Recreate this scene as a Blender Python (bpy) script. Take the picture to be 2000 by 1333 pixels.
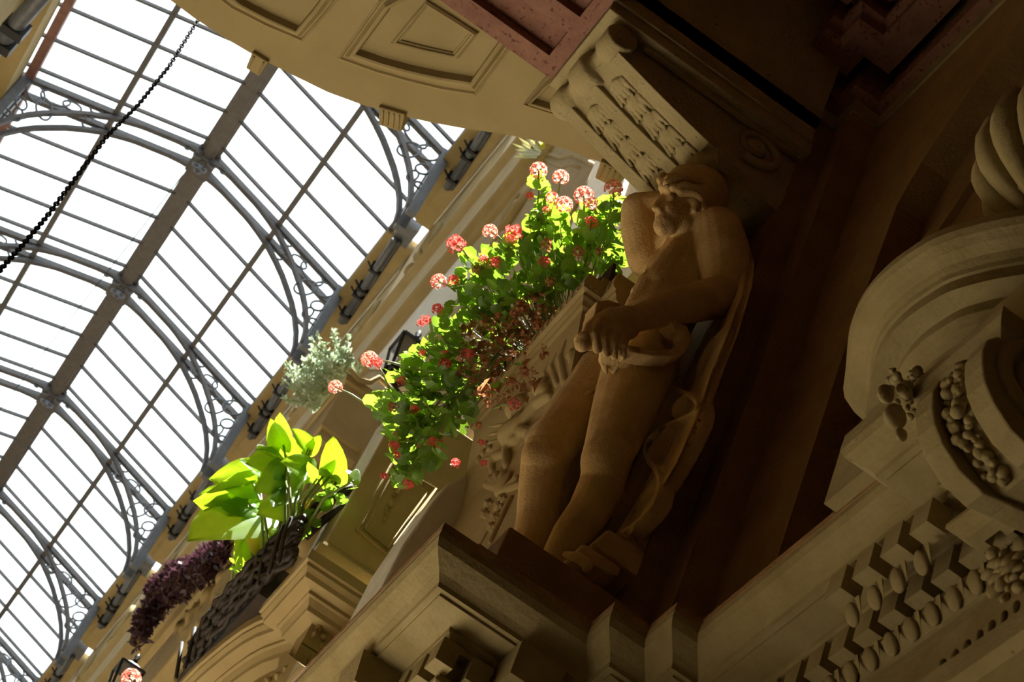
import bpy, bmesh, math, random
import numpy as np
from mathutils import Vector, Matrix, Euler

for o in list(bpy.data.objects):
    bpy.data.objects.remove(o, do_unlink=True)
scene = bpy.context.scene
COL = scene.collection
rnd = random.Random(7)

# ------------------------------------------------------------------ camera
FPX = 4170.0
YAW, PIT, ROLL = math.radians(11.04), math.radians(45.52), math.radians(26.7)
_F = Vector((math.sin(YAW)*math.cos(PIT), math.cos(YAW)*math.cos(PIT), math.sin(PIT)))
_R0 = Vector((math.cos(YAW), -math.sin(YAW), 0))
_U0 = _R0.cross(_F)
_R = _R0*math.cos(ROLL) + _U0*math.sin(ROLL)
_U = -_R0*math.sin(ROLL) + _U0*math.cos(ROLL)
CAM = Vector((0, 0, 1.6))
cd = bpy.data.cameras.new('camera')
cd.sensor_width = 36.0
cd.lens = 36.0*FPX/2000.0
cd.clip_start = 0.05
cd.clip_end = 200
cam = bpy.data.objects.new('camera', cd)
COL.objects.link(cam)
cam.matrix_world = Matrix(((_R.x, _U.x, -_F.x, CAM.x), (_R.y, _U.y, -_F.y, CAM.y),
                           (_R.z, _U.z, -_F.z, CAM.z), (0, 0, 0, 1)))
cd.dof.use_dof = True
cd.dof.focus_distance = 7.5
cd.dof.aperture_fstop = 8.5
scene.camera = cam

# ------------------------------------------------------------------ world, sun, exposure
w = bpy.data.worlds.new('sky')
scene.world = w
w.use_nodes = True
bg = w.node_tree.nodes['Background']
bg.inputs[0].default_value = (0.93, 0.98, 1.0, 1)
bg.inputs[1].default_value = 2.6
sl = bpy.data.lights.new('sun_offscreen', 'SUN')
sl.energy = 30.0
sl.color = (1.0, 0.95, 0.87)
sl.angle = math.radians(0.6)
sun = bpy.data.objects.new('sun_offscreen', sl)
COL.objects.link(sun)
SUNDIR = Vector((-0.010, 0.02, 1.0)).normalized()
sun.location = (-3, 12, 30)
sun.rotation_euler = SUNDIR.to_track_quat('Z', 'Y').to_euler()
scene.view_settings.view_transform = 'Standard'
scene.view_settings.look = 'None'
scene.view_settings.gamma = 1.0
scene.view_settings.use_curve_mapping = False
scene.view_settings.exposure = 0.15

# ------------------------------------------------------------------ pixel helpers (a pixel is only a direction)
def ray(x, y):
    return _F*FPX + _R*(x-1000.0) - _U*(y-666.5)
def atX(x, y, v):
    d = ray(x, y); return CAM + d*(v/d.x)
def atY(x, y, v):
    d = ray(x, y); return CAM + d*(v/d.y)
def atZ(x, y, v):
    d = ray(x, y); return CAM + d*((v-CAM.z)/d.z)

# ------------------------------------------------------------------ materials
MATS = {}
def nodemat(name):
    m = bpy.data.materials.new(name); m.use_nodes = True
    return m, m.node_tree, m.node_tree.nodes['Principled BSDF']
def lin(c):
    return tuple(((v/12.92) if v <= 0.04045 else ((v+0.055)/1.055)**2.4) for v in c)
def stone(name, c1, c2, scale=6, rough=0.85, bump=0.25, bscale=60, speck=None, c3=None):
    m, nt, b = nodemat(name)
    N, L = nt.nodes, nt.links
    tc = N.new('ShaderNodeTexCoord')
    n1 = N.new('ShaderNodeTexNoise'); n1.inputs['Scale'].default_value = scale; n1.inputs['Detail'].default_value = 6
    n1.inputs['Roughness'].default_value = 0.65
    L.new(tc.outputs['Object'], n1.inputs['Vector'])
    cr = N.new('ShaderNodeValToRGB')
    cr.color_ramp.elements[0].position = 0.35; cr.color_ramp.elements[0].color = (*c1, 1)
    cr.color_ramp.elements[1].position = 0.65; cr.color_ramp.elements[1].color = (*c2, 1)
    L.new(n1.outputs['Fac'], cr.inputs['Fac'])
    out = cr.outputs['Color']
    if speck:
        n3 = N.new('ShaderNodeTexNoise'); n3.inputs['Scale'].default_value = speck[1]; n3.inputs['Detail'].default_value = 4
        L.new(tc.outputs['Object'], n3.inputs['Vector'])
        r3 = N.new('ShaderNodeValToRGB'); r3.color_ramp.interpolation = 'LINEAR'
        r3.color_ramp.elements[0].position = speck[2]; r3.color_ramp.elements[0].color = (0, 0, 0, 1)
        r3.color_ramp.elements[1].position = speck[2]+0.06; r3.color_ramp.elements[1].color = (1, 1, 1, 1)
        L.new(n3.outputs['Fac'], r3.inputs['Fac'])
        mx = N.new('ShaderNodeMixRGB'); mx.inputs['Color2'].default_value = (*speck[0], 1)
        L.new(r3.outputs['Color'], mx.inputs['Fac']); L.new(out, mx.inputs['Color1'])
        out = mx.outputs['Color']
    L.new(out, b.inputs['Base Color'])
    b.inputs['Roughness'].default_value = rough
    b.inputs['Specular IOR Level'].default_value = 0.25
    n2 = N.new('ShaderNodeTexNoise'); n2.inputs['Scale'].default_value = bscale; n2.inputs['Detail'].default_value = 5
    L.new(tc.outputs['Object'], n2.inputs['Vector'])
    bp = N.new('ShaderNodeBump'); bp.inputs['Strength'].default_value = bump; bp.inputs['Distance'].default_value = 0.02
    L.new(n2.outputs['Fac'], bp.inputs['Height']); L.new(bp.outputs['Normal'], b.inputs['Normal'])
    MATS[name] = m
    return m
def plain(name, c, rough=0.5, metal=0.0, spec=0.4):
    m, nt, b = nodemat(name)
    N, L = nt.nodes, nt.links
    tc = N.new('ShaderNodeTexCoord')
    n1 = N.new('ShaderNodeTexNoise'); n1.inputs['Scale'].default_value = 14; n1.inputs['Detail'].default_value = 4
    L.new(tc.outputs['Object'], n1.inputs['Vector'])
    cr = N.new('ShaderNodeValToRGB')
    cr.color_ramp.elements[0].position = 0.3; cr.color_ramp.elements[0].color = (c[0]*.8, c[1]*.8, c[2]*.8, 1)
    cr.color_ramp.elements[1].position = 0.7; cr.color_ramp.elements[1].color = (min(1, c[0]*1.15), min(1, c[1]*1.15), min(1, c[2]*1.15), 1)
    L.new(n1.outputs['Fac'], cr.inputs['Fac']); L.new(cr.outputs['Color'], b.inputs['Base Color'])
    b.inputs['Roughness'].default_value = rough; b.inputs['Metallic'].default_value = metal
    b.inputs['Specular IOR Level'].default_value = spec
    MATS[name] = m
    return m
def leafmat(name, c, trans, tw=0.55, rough=0.4, var=0.25):
    m, nt, b = nodemat(name)
    N, L = nt.nodes, nt.links
    oi = N.new('ShaderNodeObjectInfo')
    tc = N.new('ShaderNodeTexCoord')
    n1 = N.new('ShaderNodeTexNoise'); n1.inputs['Scale'].default_value = 9
    L.new(tc.outputs['Object'], n1.inputs['Vector'])
    ad = N.new('ShaderNodeMath'); ad.operation = 'ADD'
    L.new(oi.outputs['Random'], ad.inputs[0]); L.new(n1.outputs['Fac'], ad.inputs[1])
    mr = N.new('ShaderNodeMapRange'); mr.inputs['From Min'].default_value = 0.3; mr.inputs['From Max'].default_value = 1.6
    mr.inputs['To Min'].default_value = 1-var; mr.inputs['To Max'].default_value = 1+var
    L.new(ad.outputs[0], mr.inputs['Value'])
    def col(cc):
        v = N.new('ShaderNodeVectorMath'); v.operation = 'SCALE'
        v.inputs[0].default_value = cc
        L.new(mr.outputs['Result'], v.inputs['Scale'])
        return v.outputs['Vector']
    L.new(col(c), b.inputs['Base Color'])
    b.inputs['Roughness'].default_value = rough; b.inputs['Specular IOR Level'].default_value = 0.3
    tr = N.new('ShaderNodeBsdfTranslucent'); L.new(col(trans), tr.inputs['Color'])
    mx = N.new('ShaderNodeMixShader'); mx.inputs['Fac'].default_value = tw
    L.new(b.outputs[0], mx.inputs[1]); L.new(tr.outputs[0], mx.inputs[2])
    L.new(mx.outputs[0], nt.nodes['Material Output'].inputs['Surface'])
    MATS[name] = m
    return m

stone('plaster_tan', (0.32, 0.24, 0.11), (0.39, 0.3, 0.145), 3, 0.9, 0.12, 45)
stone('plaster_soffit', (0.29, 0.225, 0.105), (0.34, 0.265, 0.13), 2.5, 0.9, 0.10, 40, speck=((0.35, 0.24, 0.10), 38, 0.70))
stone('plaster_cream', (0.28,0.215,0.095), (0.36,0.285,0.14), 5, 0.9, 0.2, 55, speck=((0.22, 0.15, 0.07), 46, 0.69))
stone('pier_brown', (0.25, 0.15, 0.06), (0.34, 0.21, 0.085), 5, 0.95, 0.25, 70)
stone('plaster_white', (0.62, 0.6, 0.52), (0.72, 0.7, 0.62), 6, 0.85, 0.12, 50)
stone('sandstone', (0.56,0.37,0.15), (0.74,0.53,0.26), 7, 0.95, 0.32, 110, speck=((0.20, 0.13, 0.06), 75, 0.70))
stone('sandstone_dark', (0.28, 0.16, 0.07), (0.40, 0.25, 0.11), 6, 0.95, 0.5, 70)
stone('bracket_stone', (0.33,0.265,0.13), (0.40,0.325,0.17), 6, 0.92, 0.25, 60, speck=((0.15, 0.10, 0.05), 60, 0.66))
stone('red_paint', (0.19, 0.085, 0.055), (0.27, 0.13, 0.085), 7, 0.7, 0.2, 50, speck=((0.12, 0.035, 0.025), 42, 0.60))
stone('floor_stone', (0.7, 0.62, 0.5), (0.78, 0.7, 0.57), 1.5, 0.6, 0.05, 20)
plain('iron', (0.10, 0.095, 0.10), 0.55, 0.2)
plain('iron_ridge', (0.11, 0.102, 0.10), 0.5, 0.2)
plain('iron_rust', (0.20, 0.10, 0.085), 0.6, 0.1)
plain('iron_dark', (0.02, 0.02, 0.022), 0.45, 0.4)
plain('iron_black', (0.010, 0.010, 0.011), 0.8, 0.0, 0.1)
plain('lead_grey', (0.13, 0.14, 0.16), 0.5, 0.2)
plain('wicker', (0.022, 0.014, 0.009), 0.7)
plain('soil', (0.03, 0.02, 0.013), 0.9)
plain('terracotta', (0.28, 0.09, 0.05), 0.8)
plain('stem_green', (0.20, 0.26, 0.06), 0.5)
plain('stem_brown', (0.16, 0.075, 0.03), 0.7)
leafmat('leaf_geranium', (0.10, 0.20, 0.025), (0.25, 0.42, 0.03), 0.5, 0.4, 0.5)
leafmat('leaf_arrow', (0.16, 0.32, 0.03), (0.42, 0.62, 0.02), 0.6, 0.35, 0.18)
leafmat('leaf_yellow', (0.55, 0.38, 0.08), (0.6, 0.42, 0.05), 0.5)
leafmat('leaf_dry', (0.32, 0.14, 0.06), (0.42, 0.18, 0.07), 0.4, 0.6, 0.5)
leafmat('leaf_silver', (0.42, 0.50, 0.36), (0.45, 0.55, 0.36), 0.4)
leafmat('leaf_purple', (0.055, 0.026, 0.036), (0.08, 0.03, 0.045), 0.3)
leafmat('leaf_spiky', (0.45, 0.42, 0.03), (0.6, 0.58, 0.03), 0.5)
leafmat('petal_pink', (0.92, 0.36, 0.30), (0.92, 0.36, 0.28), 0.5)
leafmat('petal_red', (0.85, 0.14, 0.13), (0.9, 0.17, 0.14), 0.5)
leafmat('petal_old', (0.50, 0.20, 0.10), (0.5, 0.2, 0.1), 0.4)
# roof glass: thin, clear with a faint film of dirt
m, nt, b = nodemat('roof_glass')
tr = nt.nodes.new('ShaderNodeBsdfTransparent'); tr.inputs[0].default_value = (0.95, 0.97, 0.97, 1)
gl = nt.nodes.new('ShaderNodeBsdfGlossy'); gl.inputs['Roughness'].default_value = 0.15
mx = nt.nodes.new('ShaderNodeMixShader'); mx.inputs[0].default_value = 0.05
nt.links.new(tr.outputs[0], mx.inputs[1]); nt.links.new(gl.outputs[0], mx.inputs[2])
nt.links.new(mx.outputs[0], nt.nodes['Material Output'].inputs['Surface'])
MATS['roof_glass'] = m
m, nt, b = nodemat('lantern_glass')
b.inputs['Base Color'].default_value = (0.9, 0.9, 0.85, 1); b.inputs['Roughness'].default_value = 0.1
tr = nt.nodes.new('ShaderNodeBsdfTransparent')
mx = nt.nodes.new('ShaderNodeMixShader'); mx.inputs[0].default_value = 0.18
nt.links.new(tr.outputs[0], mx.inputs[1]); nt.links.new(b.outputs[0], mx.inputs[2])
nt.links.new(mx.outputs[0], nt.nodes['Material Output'].inputs['Surface'])
MATS['lantern_glass'] = m

# ------------------------------------------------------------------ object helpers
WLOC = {}
def tag(o, label=None, cat=None, group=None, kind=None):
    if label: o['label'] = label
    if cat: o['category'] = cat
    if group: o['group'] = group
    if kind: o['kind'] = kind
    return o
def thing(name, loc, label=None, cat=None, group=None, kind=None):
    o = bpy.data.objects.new(name, None); COL.objects.link(o)
    o.empty_display_size = 0.1
    o.location = loc; WLOC[o.name] = Vector(loc)
    return tag(o, label, cat, group, kind)
def wl(parent):
    return WLOC.get(parent.name, Vector((0, 0, 0))) if parent else Vector((0, 0, 0))
def link(name, me, parent=None, loc=None, rot=None, scale=None, label=None):
    o = bpy.data.objects.new(name, me); COL.objects.link(o)
    if parent: o.parent = parent
    if loc is not None: o.location = Vector(loc) - wl(parent)
    if rot is not None: o.rotation_euler = rot
    if scale is not None: o.scale = scale
    if label: o['label'] = label
    WLOC[o.name] = Vector(loc) if loc is not None else wl(parent)
    return o
class MB:
    def __init__(s): s.v = []; s.f = []
    def add(s, vs, fs):
        k = len(s.v); s.v += [Vector(v) for v in vs]; s.f += [[i+k for i in f] for f in fs]; return s
    def box(s, a, b):
        (x0, y0, z0), (x1, y1, z1) = a, b
        return s.add([(x0,y0,z0),(x1,y0,z0),(x1,y1,z0),(x0,y1,z0),(x0,y0,z1),(x1,y0,z1),(x1,y1,z1),(x0,y1,z1)],
            [(0,3,2,1),(4,5,6,7),(0,1,5,4),(1,2,6,5),(2,3,7,6),(3,0,4,7)])
    def hexa(s, p):   # 8 corners: 4 bottom ring, 4 top ring
        return s.add(p, [(0,3,2,1),(4,5,6,7),(0,1,5,4),(1,2,6,5),(2,3,7,6),(3,0,4,7)])
    def beam(s, a, b, wd, ht, up=(0,0,1)):
        a, b = Vector(a), Vector(b); d = (b-a).normalized(); u = Vector(up)
        r = d.cross(u)
        if r.length < 1e-5: r = d.cross(Vector((1,0,0)))
        r.normalize(); u = r.cross(d).normalized()
        r *= wd/2; u *= ht/2
        return s.hexa([a-r-u, a+r-u, b+r-u, b-r-u, a-r+u, a+r+u, b+r+u, b-r+u])
    def tube(s, pts, rad, n=8, closed=False, caps=True):
        pts = [Vector(p) for p in pts]; m = len(pts)
        rads = rad if isinstance(rad, (list, tuple)) else [rad]*m
        k = len(s.v); prev = None
        for i, p in enumerate(pts):
            if closed: t = pts[(i+1) % m]-pts[i-1]
            else: t = pts[min(i+1, m-1)]-pts[max(i-1, 0)]
            t.normalize()
            if prev is None:
                a = Vector((0,0,1)) if abs(t.z) < .9 else Vector((1,0,0))
                u = t.cross(a).normalized()
            else:
                u = prev - t*prev.dot(t)
                u.normalize() if u.length > 1e-6 else None
            prev = u; vv = t.cross(u)
            for j in range(n):
                an = 2*math.pi*j/n
                s.v.append(p + (u*math.cos(an)+vv*math.sin(an))*rads[i])
        rng = m if closed else m-1
        for i in range(rng):
            for j in range(n):
                a = k+i*n+j; b = k+i*n+(j+1) % n
                c = k+((i+1) % m)*n+(j+1) % n; d = k+((i+1) % m)*n+j
                s.f.append([a, b, c, d])
        if caps and not closed:
            s.f.append([k+j for j in range(n)][::-1]); s.f.append([k+(m-1)*n+j for j in range(n)])
        return s
    def lathe(s, a, b, prof, n=20):   # prof: list of (t along a->b 0..1, radius)
        a, b = Vector(a), Vector(b)
        return s.tube([a.lerp(b, t) for t, r in prof], [max(r, 1e-4) for t, r in prof], n)
    def ell(s, c, r, rot=None, n=12, m=8):
        c = Vector(c); R = rot.to_matrix() if rot else Matrix.Identity(3); k = len(s.v)
        r = (r, r, r) if not isinstance(r, (tuple, list)) else r
        s.v.append(c + R@Vector((0,0,r[2])))
        for i in range(1, m):
            th = math.pi*i/m
            for j in range(n):
                ph = 2*math.pi*j/n
                s.v.append(c + R@Vector((r[0]*math.sin(th)*math.cos(ph), r[1]*math.sin(th)*math.sin(ph), r[2]*math.cos(th))))
        s.v.append(c + R@Vector((0,0,-r[2])))
        for j in range(n): s.f.append([k, k+1+j, k+1+(j+1) % n])
        for i in range(m-2):
            for j in range(n):
                a = k+1+i*n+j; b = k+1+i*n+(j+1) % n
                s.f.append([a, a+n, b+n, b])
        e = len(s.v)-1; q = k+1+(m-2)*n
        for j in range(n): s.f.append([e, q+(j+1) % n, q+j])
        return s
    def cap(s, a, b, ra, rb, n=12):   # tapered capsule with round ends
        a, b = Vector(a), Vector(b); d = (b-a).normalized(); pts = []; rr = []
        for i in range(5):
            an = math.pi/2*(1-i/4); pts.append(a-d*ra*math.sin(an)); rr.append(max(ra*math.cos(an), 1e-4))
        for i in range(5):
            an = math.pi/2*i/4; pts.append(b+d*rb*math.sin(an)); rr.append(max(rb*math.cos(an), 1e-4))
        return s.tube(pts, rr, n)
    def sweep(s, path, prof, side=1, closed_prof=True):
        """path: list of (x,y); prof: list of (inward offset, z); mitred. side=+1: inward is to the right of travel"""
        n = len(path); P = [Vector((p[0], p[1])) for p in path]; nm = []
        for i in range(n-1):
            d = (P[i+1]-P[i]).normalized(); nm.append(Vector((d.y, -d.x))*side)
        mit = []
        for i in range(n):
            if i == 0: mit.append(nm[0])
            elif i == n-1: mit.append(nm[-1])
            else:
                a, b = nm[i-1], nm[i]; q = (a+b); q = q/ max(1e-6, 1+a.dot(b)); mit.append(q)
        k = len(s.v); m = len(prof)
        for i in range(n):
            for o, z in prof:
                q = P[i]+mit[i]*o; s.v.append(Vector((q.x, q.y, z)))
        for i in range(n-1):
            for j in range(m if closed_prof else m-1):
                a = k+i*m+j; b = k+i*m+(j+1) % m; s.f.append([a, b, b+m, a+m])
        if closed_prof:
            s.f.append([k+j for j in range(m)][::-1]); s.f.append([k+(n-1)*m+j for j in range(m)])
        return s
    def mesh(s, name, mat, smooth=False, off=Vector((0,0,0))):
        me = bpy.data.meshes.new(name)
        me.from_pydata([tuple(v-off) for v in s.v], [], s.f)
        bm = bmesh.new(); bm.from_mesh(me)
        bmesh.ops.recalc_face_normals(bm, faces=bm.faces); bm.to_mesh(me); bm.free()
        if mat: me.materials.append(MATS[mat])
        if smooth:
            me.polygons.foreach_set('use_smooth', [True]*len(me.polygons))
        return me
    def build(s, name, mat, parent=None, smooth=False, label=None, cat=None, group=None, kind=None, bevel=0):
        c = Vector((0,0,0))
        if parent is None:
            xs = [v.x for v in s.v]; ys = [v.y for v in s.v]; zs = [v.z for v in s.v]
            c = Vector(((min(xs)+max(xs))/2, (min(ys)+max(ys))/2, min(zs)))
        me = s.mesh(name, mat, smooth, c if parent is None else wl(parent))
        o = bpy.data.objects.new(name, me); COL.objects.link(o)
        if parent: o.parent = parent
        else: o.location = c
        WLOC[o.name] = c if parent is None else wl(parent)
        if bevel:
            md = o.modifiers.new('bevel', 'BEVEL'); md.width = bevel; md.segments = 2; md.limit_method = 'ANGLE'
        return tag(o, label, cat, group, kind)
def remesh(mb, name, mat, voxel, parent=None, smooth_it=4, **kw):
    """one continuous skin over overlapping volumes"""
    me = mb.mesh(name+'_src', None)
    o = bpy.data.objects.new(name+'_src', me); COL.objects.link(o)
    md = o.modifiers.new('r', 'REMESH'); md.mode = 'VOXEL'; md.voxel_size = voxel
    if smooth_it:
        ms = o.modifiers.new('s', 'SMOOTH'); ms.factor = 0.5; ms.iterations = smooth_it
    dg = bpy.context.evaluated_depsgraph_get()
    me2 = bpy.data.meshes.new_from_object(o.evaluated_get(dg))
    bpy.data.objects.remove(o, do_unlink=True)
    c = Vector((0,0,0)) if parent else Vector(kw.pop('origin', (0,0,0)))
    off = wl(parent) if parent else c
    me2.name = name
    me2.transform(Matrix.Translation(-off))
    me2.materials.clear(); me2.materials.append(MATS[mat])
    me2.polygons.foreach_set('use_smooth', [True]*len(me2.polygons))
    r = bpy.data.objects.new(name, me2); COL.objects.link(r)
    if parent: r.parent = parent
    else: r.location = c
    WLOC[r.name] = off
    return tag(r, **kw)
def struct(mb, name, mat, label=None, parent=None, **kw):
    return mb.build(name, mat, parent, label=label, kind=None if parent else 'structure', **kw)

# ================================================================== SETTING
XB, YB, XW, YP1, X2, YJ, X3 = 1.756, 5.18, 1.863, 5.045, 1.995, 4.65, 2.13     # pier faces, arch jamb, recess
AX = -0.70                                                   # passage axis
# floor of the passage
struct(MB().box((-4.5, -7, -0.2), (3.2, 34, 0)), 'floor', 'floor_stone', 'pale stone floor of the covered passage')
# right wall: court front, stepped pier, vestibule wall with arched recess
rw = MB().sweep([(XB, 34), (XB, YB), (XW, YB), (XW, YP1), (X2, YP1), (X2, YJ), (X3, YJ), (X3, -7)], [(0, 0.0), (0, 9.8), (0.5, 9.8), (0.5, 0.0)], side=-1)
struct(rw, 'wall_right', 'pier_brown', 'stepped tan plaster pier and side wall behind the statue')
sp_ = [(YJ+.005, 5.9)]+[(atX(px, py, X2).y, atX(px, py, X2).z) for px, py in ((1600,830),(1676,612),(1752,400),(1800,316),(1862,224),(1930,126),(2000,31),(2080,-75),(2180,-190))]
sp_ = [(YJ, 5.9), (YJ, 7.4)] + [(min(y_, YJ), z_) for y_, z_ in sp_[3:]]
k_ = len(sp_)
mb = MB()
for y_, z_ in sp_: mb.v += [Vector((X2, y_, z_)), Vector((X3+.01, y_, z_)), Vector((X2, y_, 9.8)), Vector((X3+.01, y_, 9.8))]
for i in range(k_-1):
    a = i*4; mb.f += [[a, a+4, a+5, a+1], [a, a+2, a+6, a+4], [a+1, a+5, a+7, a+3]]
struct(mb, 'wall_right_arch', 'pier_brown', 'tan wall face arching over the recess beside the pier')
struct(MB().box((1.66, 5.9, 9.3), (3.0, 34, 17.35)), 'wall_right_upper', 'plaster_tan', 'tan plaster upper court front under the eaves')
# ground floor shopfront wall below the entablature
struct(MB().sweep([(1.32, 34), (1.32, 5.2), (XW, 5.2)], [(0, 0), (0, 5.5), (0.4, 5.5), (0.4, 0)], side=-1), 'wall_right_lower', 'plaster_tan', 'ground floor wall under the dentil cornice')
struct(MB().box((2.075, -6.9, 0), (2.5, 4.86, 5.40)), 'wall_right_frieze', 'plaster_cream', 'plain frieze wall below the vestibule entablature')
# left wall (mirror) and the vestibule behind the camera
struct(MB().box((-4.0, 5.6, 0), (-2*.7-1.55, 34, 17.35)), 'wall_left', 'plaster_tan', 'tan plaster court front on the far side of the passage')
struct(MB().box((-4.2, -7, 0), (-3.5, 5.6, 9.9)), 'wall_left_vestibule', 'plaster_tan', 'vestibule side wall across the passage')
struct(MB().box((-4.5, -7.3, 0), (3.0, -7, 9.9)), 'wall_back', 'plaster_tan', 'end wall of the vestibule')
struct(MB().box((-4.0, 34, 0), (3.0, 34.4, 17.4)), 'wall_far', 'plaster_tan', 'far end wall of the passage')
# vestibule ceiling
struct(MB().box((-4.4, -7, 9.80), (3.0, 5.65, 9.95)), 'ceiling', 'red_paint', 'dark red coffered vestibule ceiling')

# ---------------- entablature of the right wall
XR, YR = 1.665, 3.70      # forward break under the bowed cornice
ENT = [(1.025, 30), (1.025, 4.90), (1.583, 4.90), (1.583, 4.765), (1.715, 4.765), (1.715, 4.61), (1.81, 4.61), (1.81, -6.5)]
prof = [(0.0, 5.83), (0.0, 5.80), (0.012, 5.775), (0.035, 5.755), (0.062, 5.735), (0.080, 5.715), (0.084, 5.700), (0.105, 5.699), (0.105, 5.69),
        (0.200, 5.69), (0.203, 5.675), (0.225, 5.665), (0.225, 5.640), (0.265, 5.640), (0.265, 5.555), (0.245, 5.555), (0.245, 5.535), (0.235, 5.535), (0.235, 5.52),
        (0.275, 5.48), (0.285, 5.48), (0.285, 5.455), (0.295, 5.455), (0.295, 5.36), (0.27, 5.36), (0.27, 5.30), (0.40, 5.30), (0.45, 5.83)]
ent = struct(MB().sweep(ENT, prof, side=-1), 'trim_1', 'plaster_cream', 'cream moulded entablature with dentils carrying the statue')
# dark weathered top lip and blocking course
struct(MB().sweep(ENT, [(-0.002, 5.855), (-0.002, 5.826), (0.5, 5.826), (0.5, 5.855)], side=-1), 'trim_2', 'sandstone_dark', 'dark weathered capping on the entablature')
# dentils
def dentil_mesh(wd):
    return MB().box((-0.03, -wd/2, -0.045), (0.035, wd/2, 0.045)).mesh('dentil', 'plaster_cream')
dm = dentil_mesh(0.075)
def dentil_row(p0, p1, step):
    p0, p1 = Vector(p0), Vector(p1); L = (p1-p0).length; n = max(1, int(L/step)); d = (p1-p0).normalized()
    ang = math.atan2(d.y, d.x)-math.pi/2
    for i in range(n+1):
        p = p0+d*(i*L/max(n, 1)); link('dentil', dm, ent, (p.x, p.y, 5.598), (0, 0, ang))
o = 0.232
dentil_row((1.025+o, 8.0), (1.025+o, 4.90+o), 0.115)
dentil_row((1.025+o+.115, 4.90+o), (1.583+o-.04, 4.90+o), 0.115)
dentil_row((1.81+o, 4.61+o-.06), (1.81+o, 1.9), 0.115)
# leaf-and-dart moulding under the dentils (each leaf a piece)
lm = MB().ell((0.012, 0, 0), (0.012, 0.026, 0.036), None, 10, 8).mesh('moulding_leaf', 'plaster_cream', True)
dt = MB().add([(.006,-.010,.030),(.006,.010,.030),(.002,0,-.030),(.02,0,.030)], [(0,1,2),(1,3,2),(3,0,2),(0,3,1)]).mesh('moulding_dart', 'plaster_cream')
y = 4.70
while y > 1.9:
    xx = 1.81
    link('moulding_leaf', lm, ent, (xx+.238, y, 5.495), (0, -0.6, 0))
    link('moulding_dart', dt, ent, (xx+.236, y-.045, 5.495), (0, -0.6, 0))
    y -= 0.09
# forward break of the upper mouldings under the bowed cornice
brk = [(o_, z_+.012) for o_, z_ in prof[:20]] + [(0.31, 5.492), (0.31, 5.84)]
bk_ = struct(MB().sweep([(2.0, YR), (XR, YR), (XR, 3.02), (2.0, 3.02)], brk, side=-1), 'trim_24', 'plaster_cream', 'cream forward break of the entablature beside the console')
for i in range(4):
    link('dentil', dm, bk_, (XR+.232, YR+.22-i*.125, 5.61)); link('moulding_leaf', lm, bk_, (XR+.256, YR+.20-i*.10, 5.515), (0, -0.6, 0)); link('moulding_dart', dt, bk_, (XR+.25, YR+.15-i*.10, 5.51), (0, -0.6, 0))
# square modillions under the corner soffit
md_ = MB().hexa([(-.07,-.075,-.115),(.10,-.075,-.115),(.10,.075,-.115),(-.07,.075,-.115),(-.09,-.085,0),(.10,-.085,0),(.10,.085,0),(-.09,.085,0)]).mesh('modillion', 'plaster_cream')
for (mx_, my_, az) in ((1.17, 5.52, 0), (1.17, 6.15, 0), (1.50, 5.05, math.pi/2)):
    link('modillion', md_, ent, (mx_, my_, 5.69), (0, 0, az))
# ================================================================== BOW SOFFIT over the court mouth
ZS = 9.0
bow = [(-0.70, 6.592), (-0.54, 6.585), (-0.378, 6.568), (-0.20, 6.535), (-0.019, 6.497), (0.15, 6.437), (0.306, 6.363), (0.44, 6.29), (0.562, 6.215),
       (0.67, 6.142), (0.765, 6.08), (0.87, 6.02), (0.979, 5.97), (1.148, 5.912), (1.246, 5.905), (1.447, 5.864), (1.87, 5.84)]
full = [(2*AX-x, y) for x, y in bow[:0:-1]] + bow
mb = MB(); n = len(full)
top = ZS+0.32
vs = [(x, y, ZS) for x, y in full] + [(x, 5.40, ZS) for x, y in full] + [(x, y, top) for x, y in full] + [(x, 5.40, top) for x, y in full]
fs = []
for i in range(n-1):
    fs += [(i, i+1, n+i+1, n+i), (2*n+i, 3*n+i, 3*n+i+1, 2*n+i+1), (i, 2*n+i, 2*n+i+1, i+1), (n+i, n+i+1, 3*n+i+1, 3*n+i)]
fs += [(0, n, 3*n, 2*n), (n-1, 3*n-1, 4*n-1, 2*n-1)]
mb.add(vs, fs)
soffit = struct(mb, 'ceiling_bow', 'plaster_soffit', 'tan bowed soffit with moulded trapezoid panels')
# wall of the room above the bow
struct(MB().sweep([(x, y-0.12) for x, y in full], [(0, top-.02), (0, 17.3), (0.25, 17.3), (0.25, top-.02)], side=1), 'wall_bow', 'plaster_tan', 'curved wall of the room above the bowed soffit')
# small carved blocks on the soffit edge
def edge_block(px, wd, flutes):
    c = Vector(px); d = Vector((0.0, 1.0, 0))
    b = MB()
    ang = c.z; c = Vector((c.x, c.y, ZS))
    u = Vector((math.cos(ang), math.sin(ang), 0)); v = Vector((-math.sin(ang), math.cos(ang), 0))
    b.hexa([c-u*wd/2-v*.05+Vector((0,0,-.022)), c+u*wd/2-v*.05+Vector((0,0,-.022)), c+u*wd*.42+v*.055+Vector((0,0,-.02)), c-u*wd*.42+v*.055+Vector((0,0,-.02)),
            c-u*wd/2-v*.05+Vector((0,0,.3)), c+u*wd/2-v*.05+Vector((0,0,.3)), c+u*wd*.42+v*.055+Vector((0,0,.3)), c-u*wd*.42+v*.055+Vector((0,0,.3))])
    o = b.build('edge_block', 'plaster_soffit', soffit, bevel=0.006)
    for k in range(flutes):
        q = c+u*wd*(-.3+.6*k/max(1, flutes-1)); f = MB()
        f.cap(q-v*.035+Vector((0,0,-.024)), q+v*.04+Vector((0,0,-.022)), .005, .004, 8)
        f.build('flute', 'plaster_soffit', o, True)
edge_block((-0.355, 6.59, -0.07), 0.085, 2)
edge_block((0.285, 6.395, -0.42), 0.13, 4)
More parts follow.
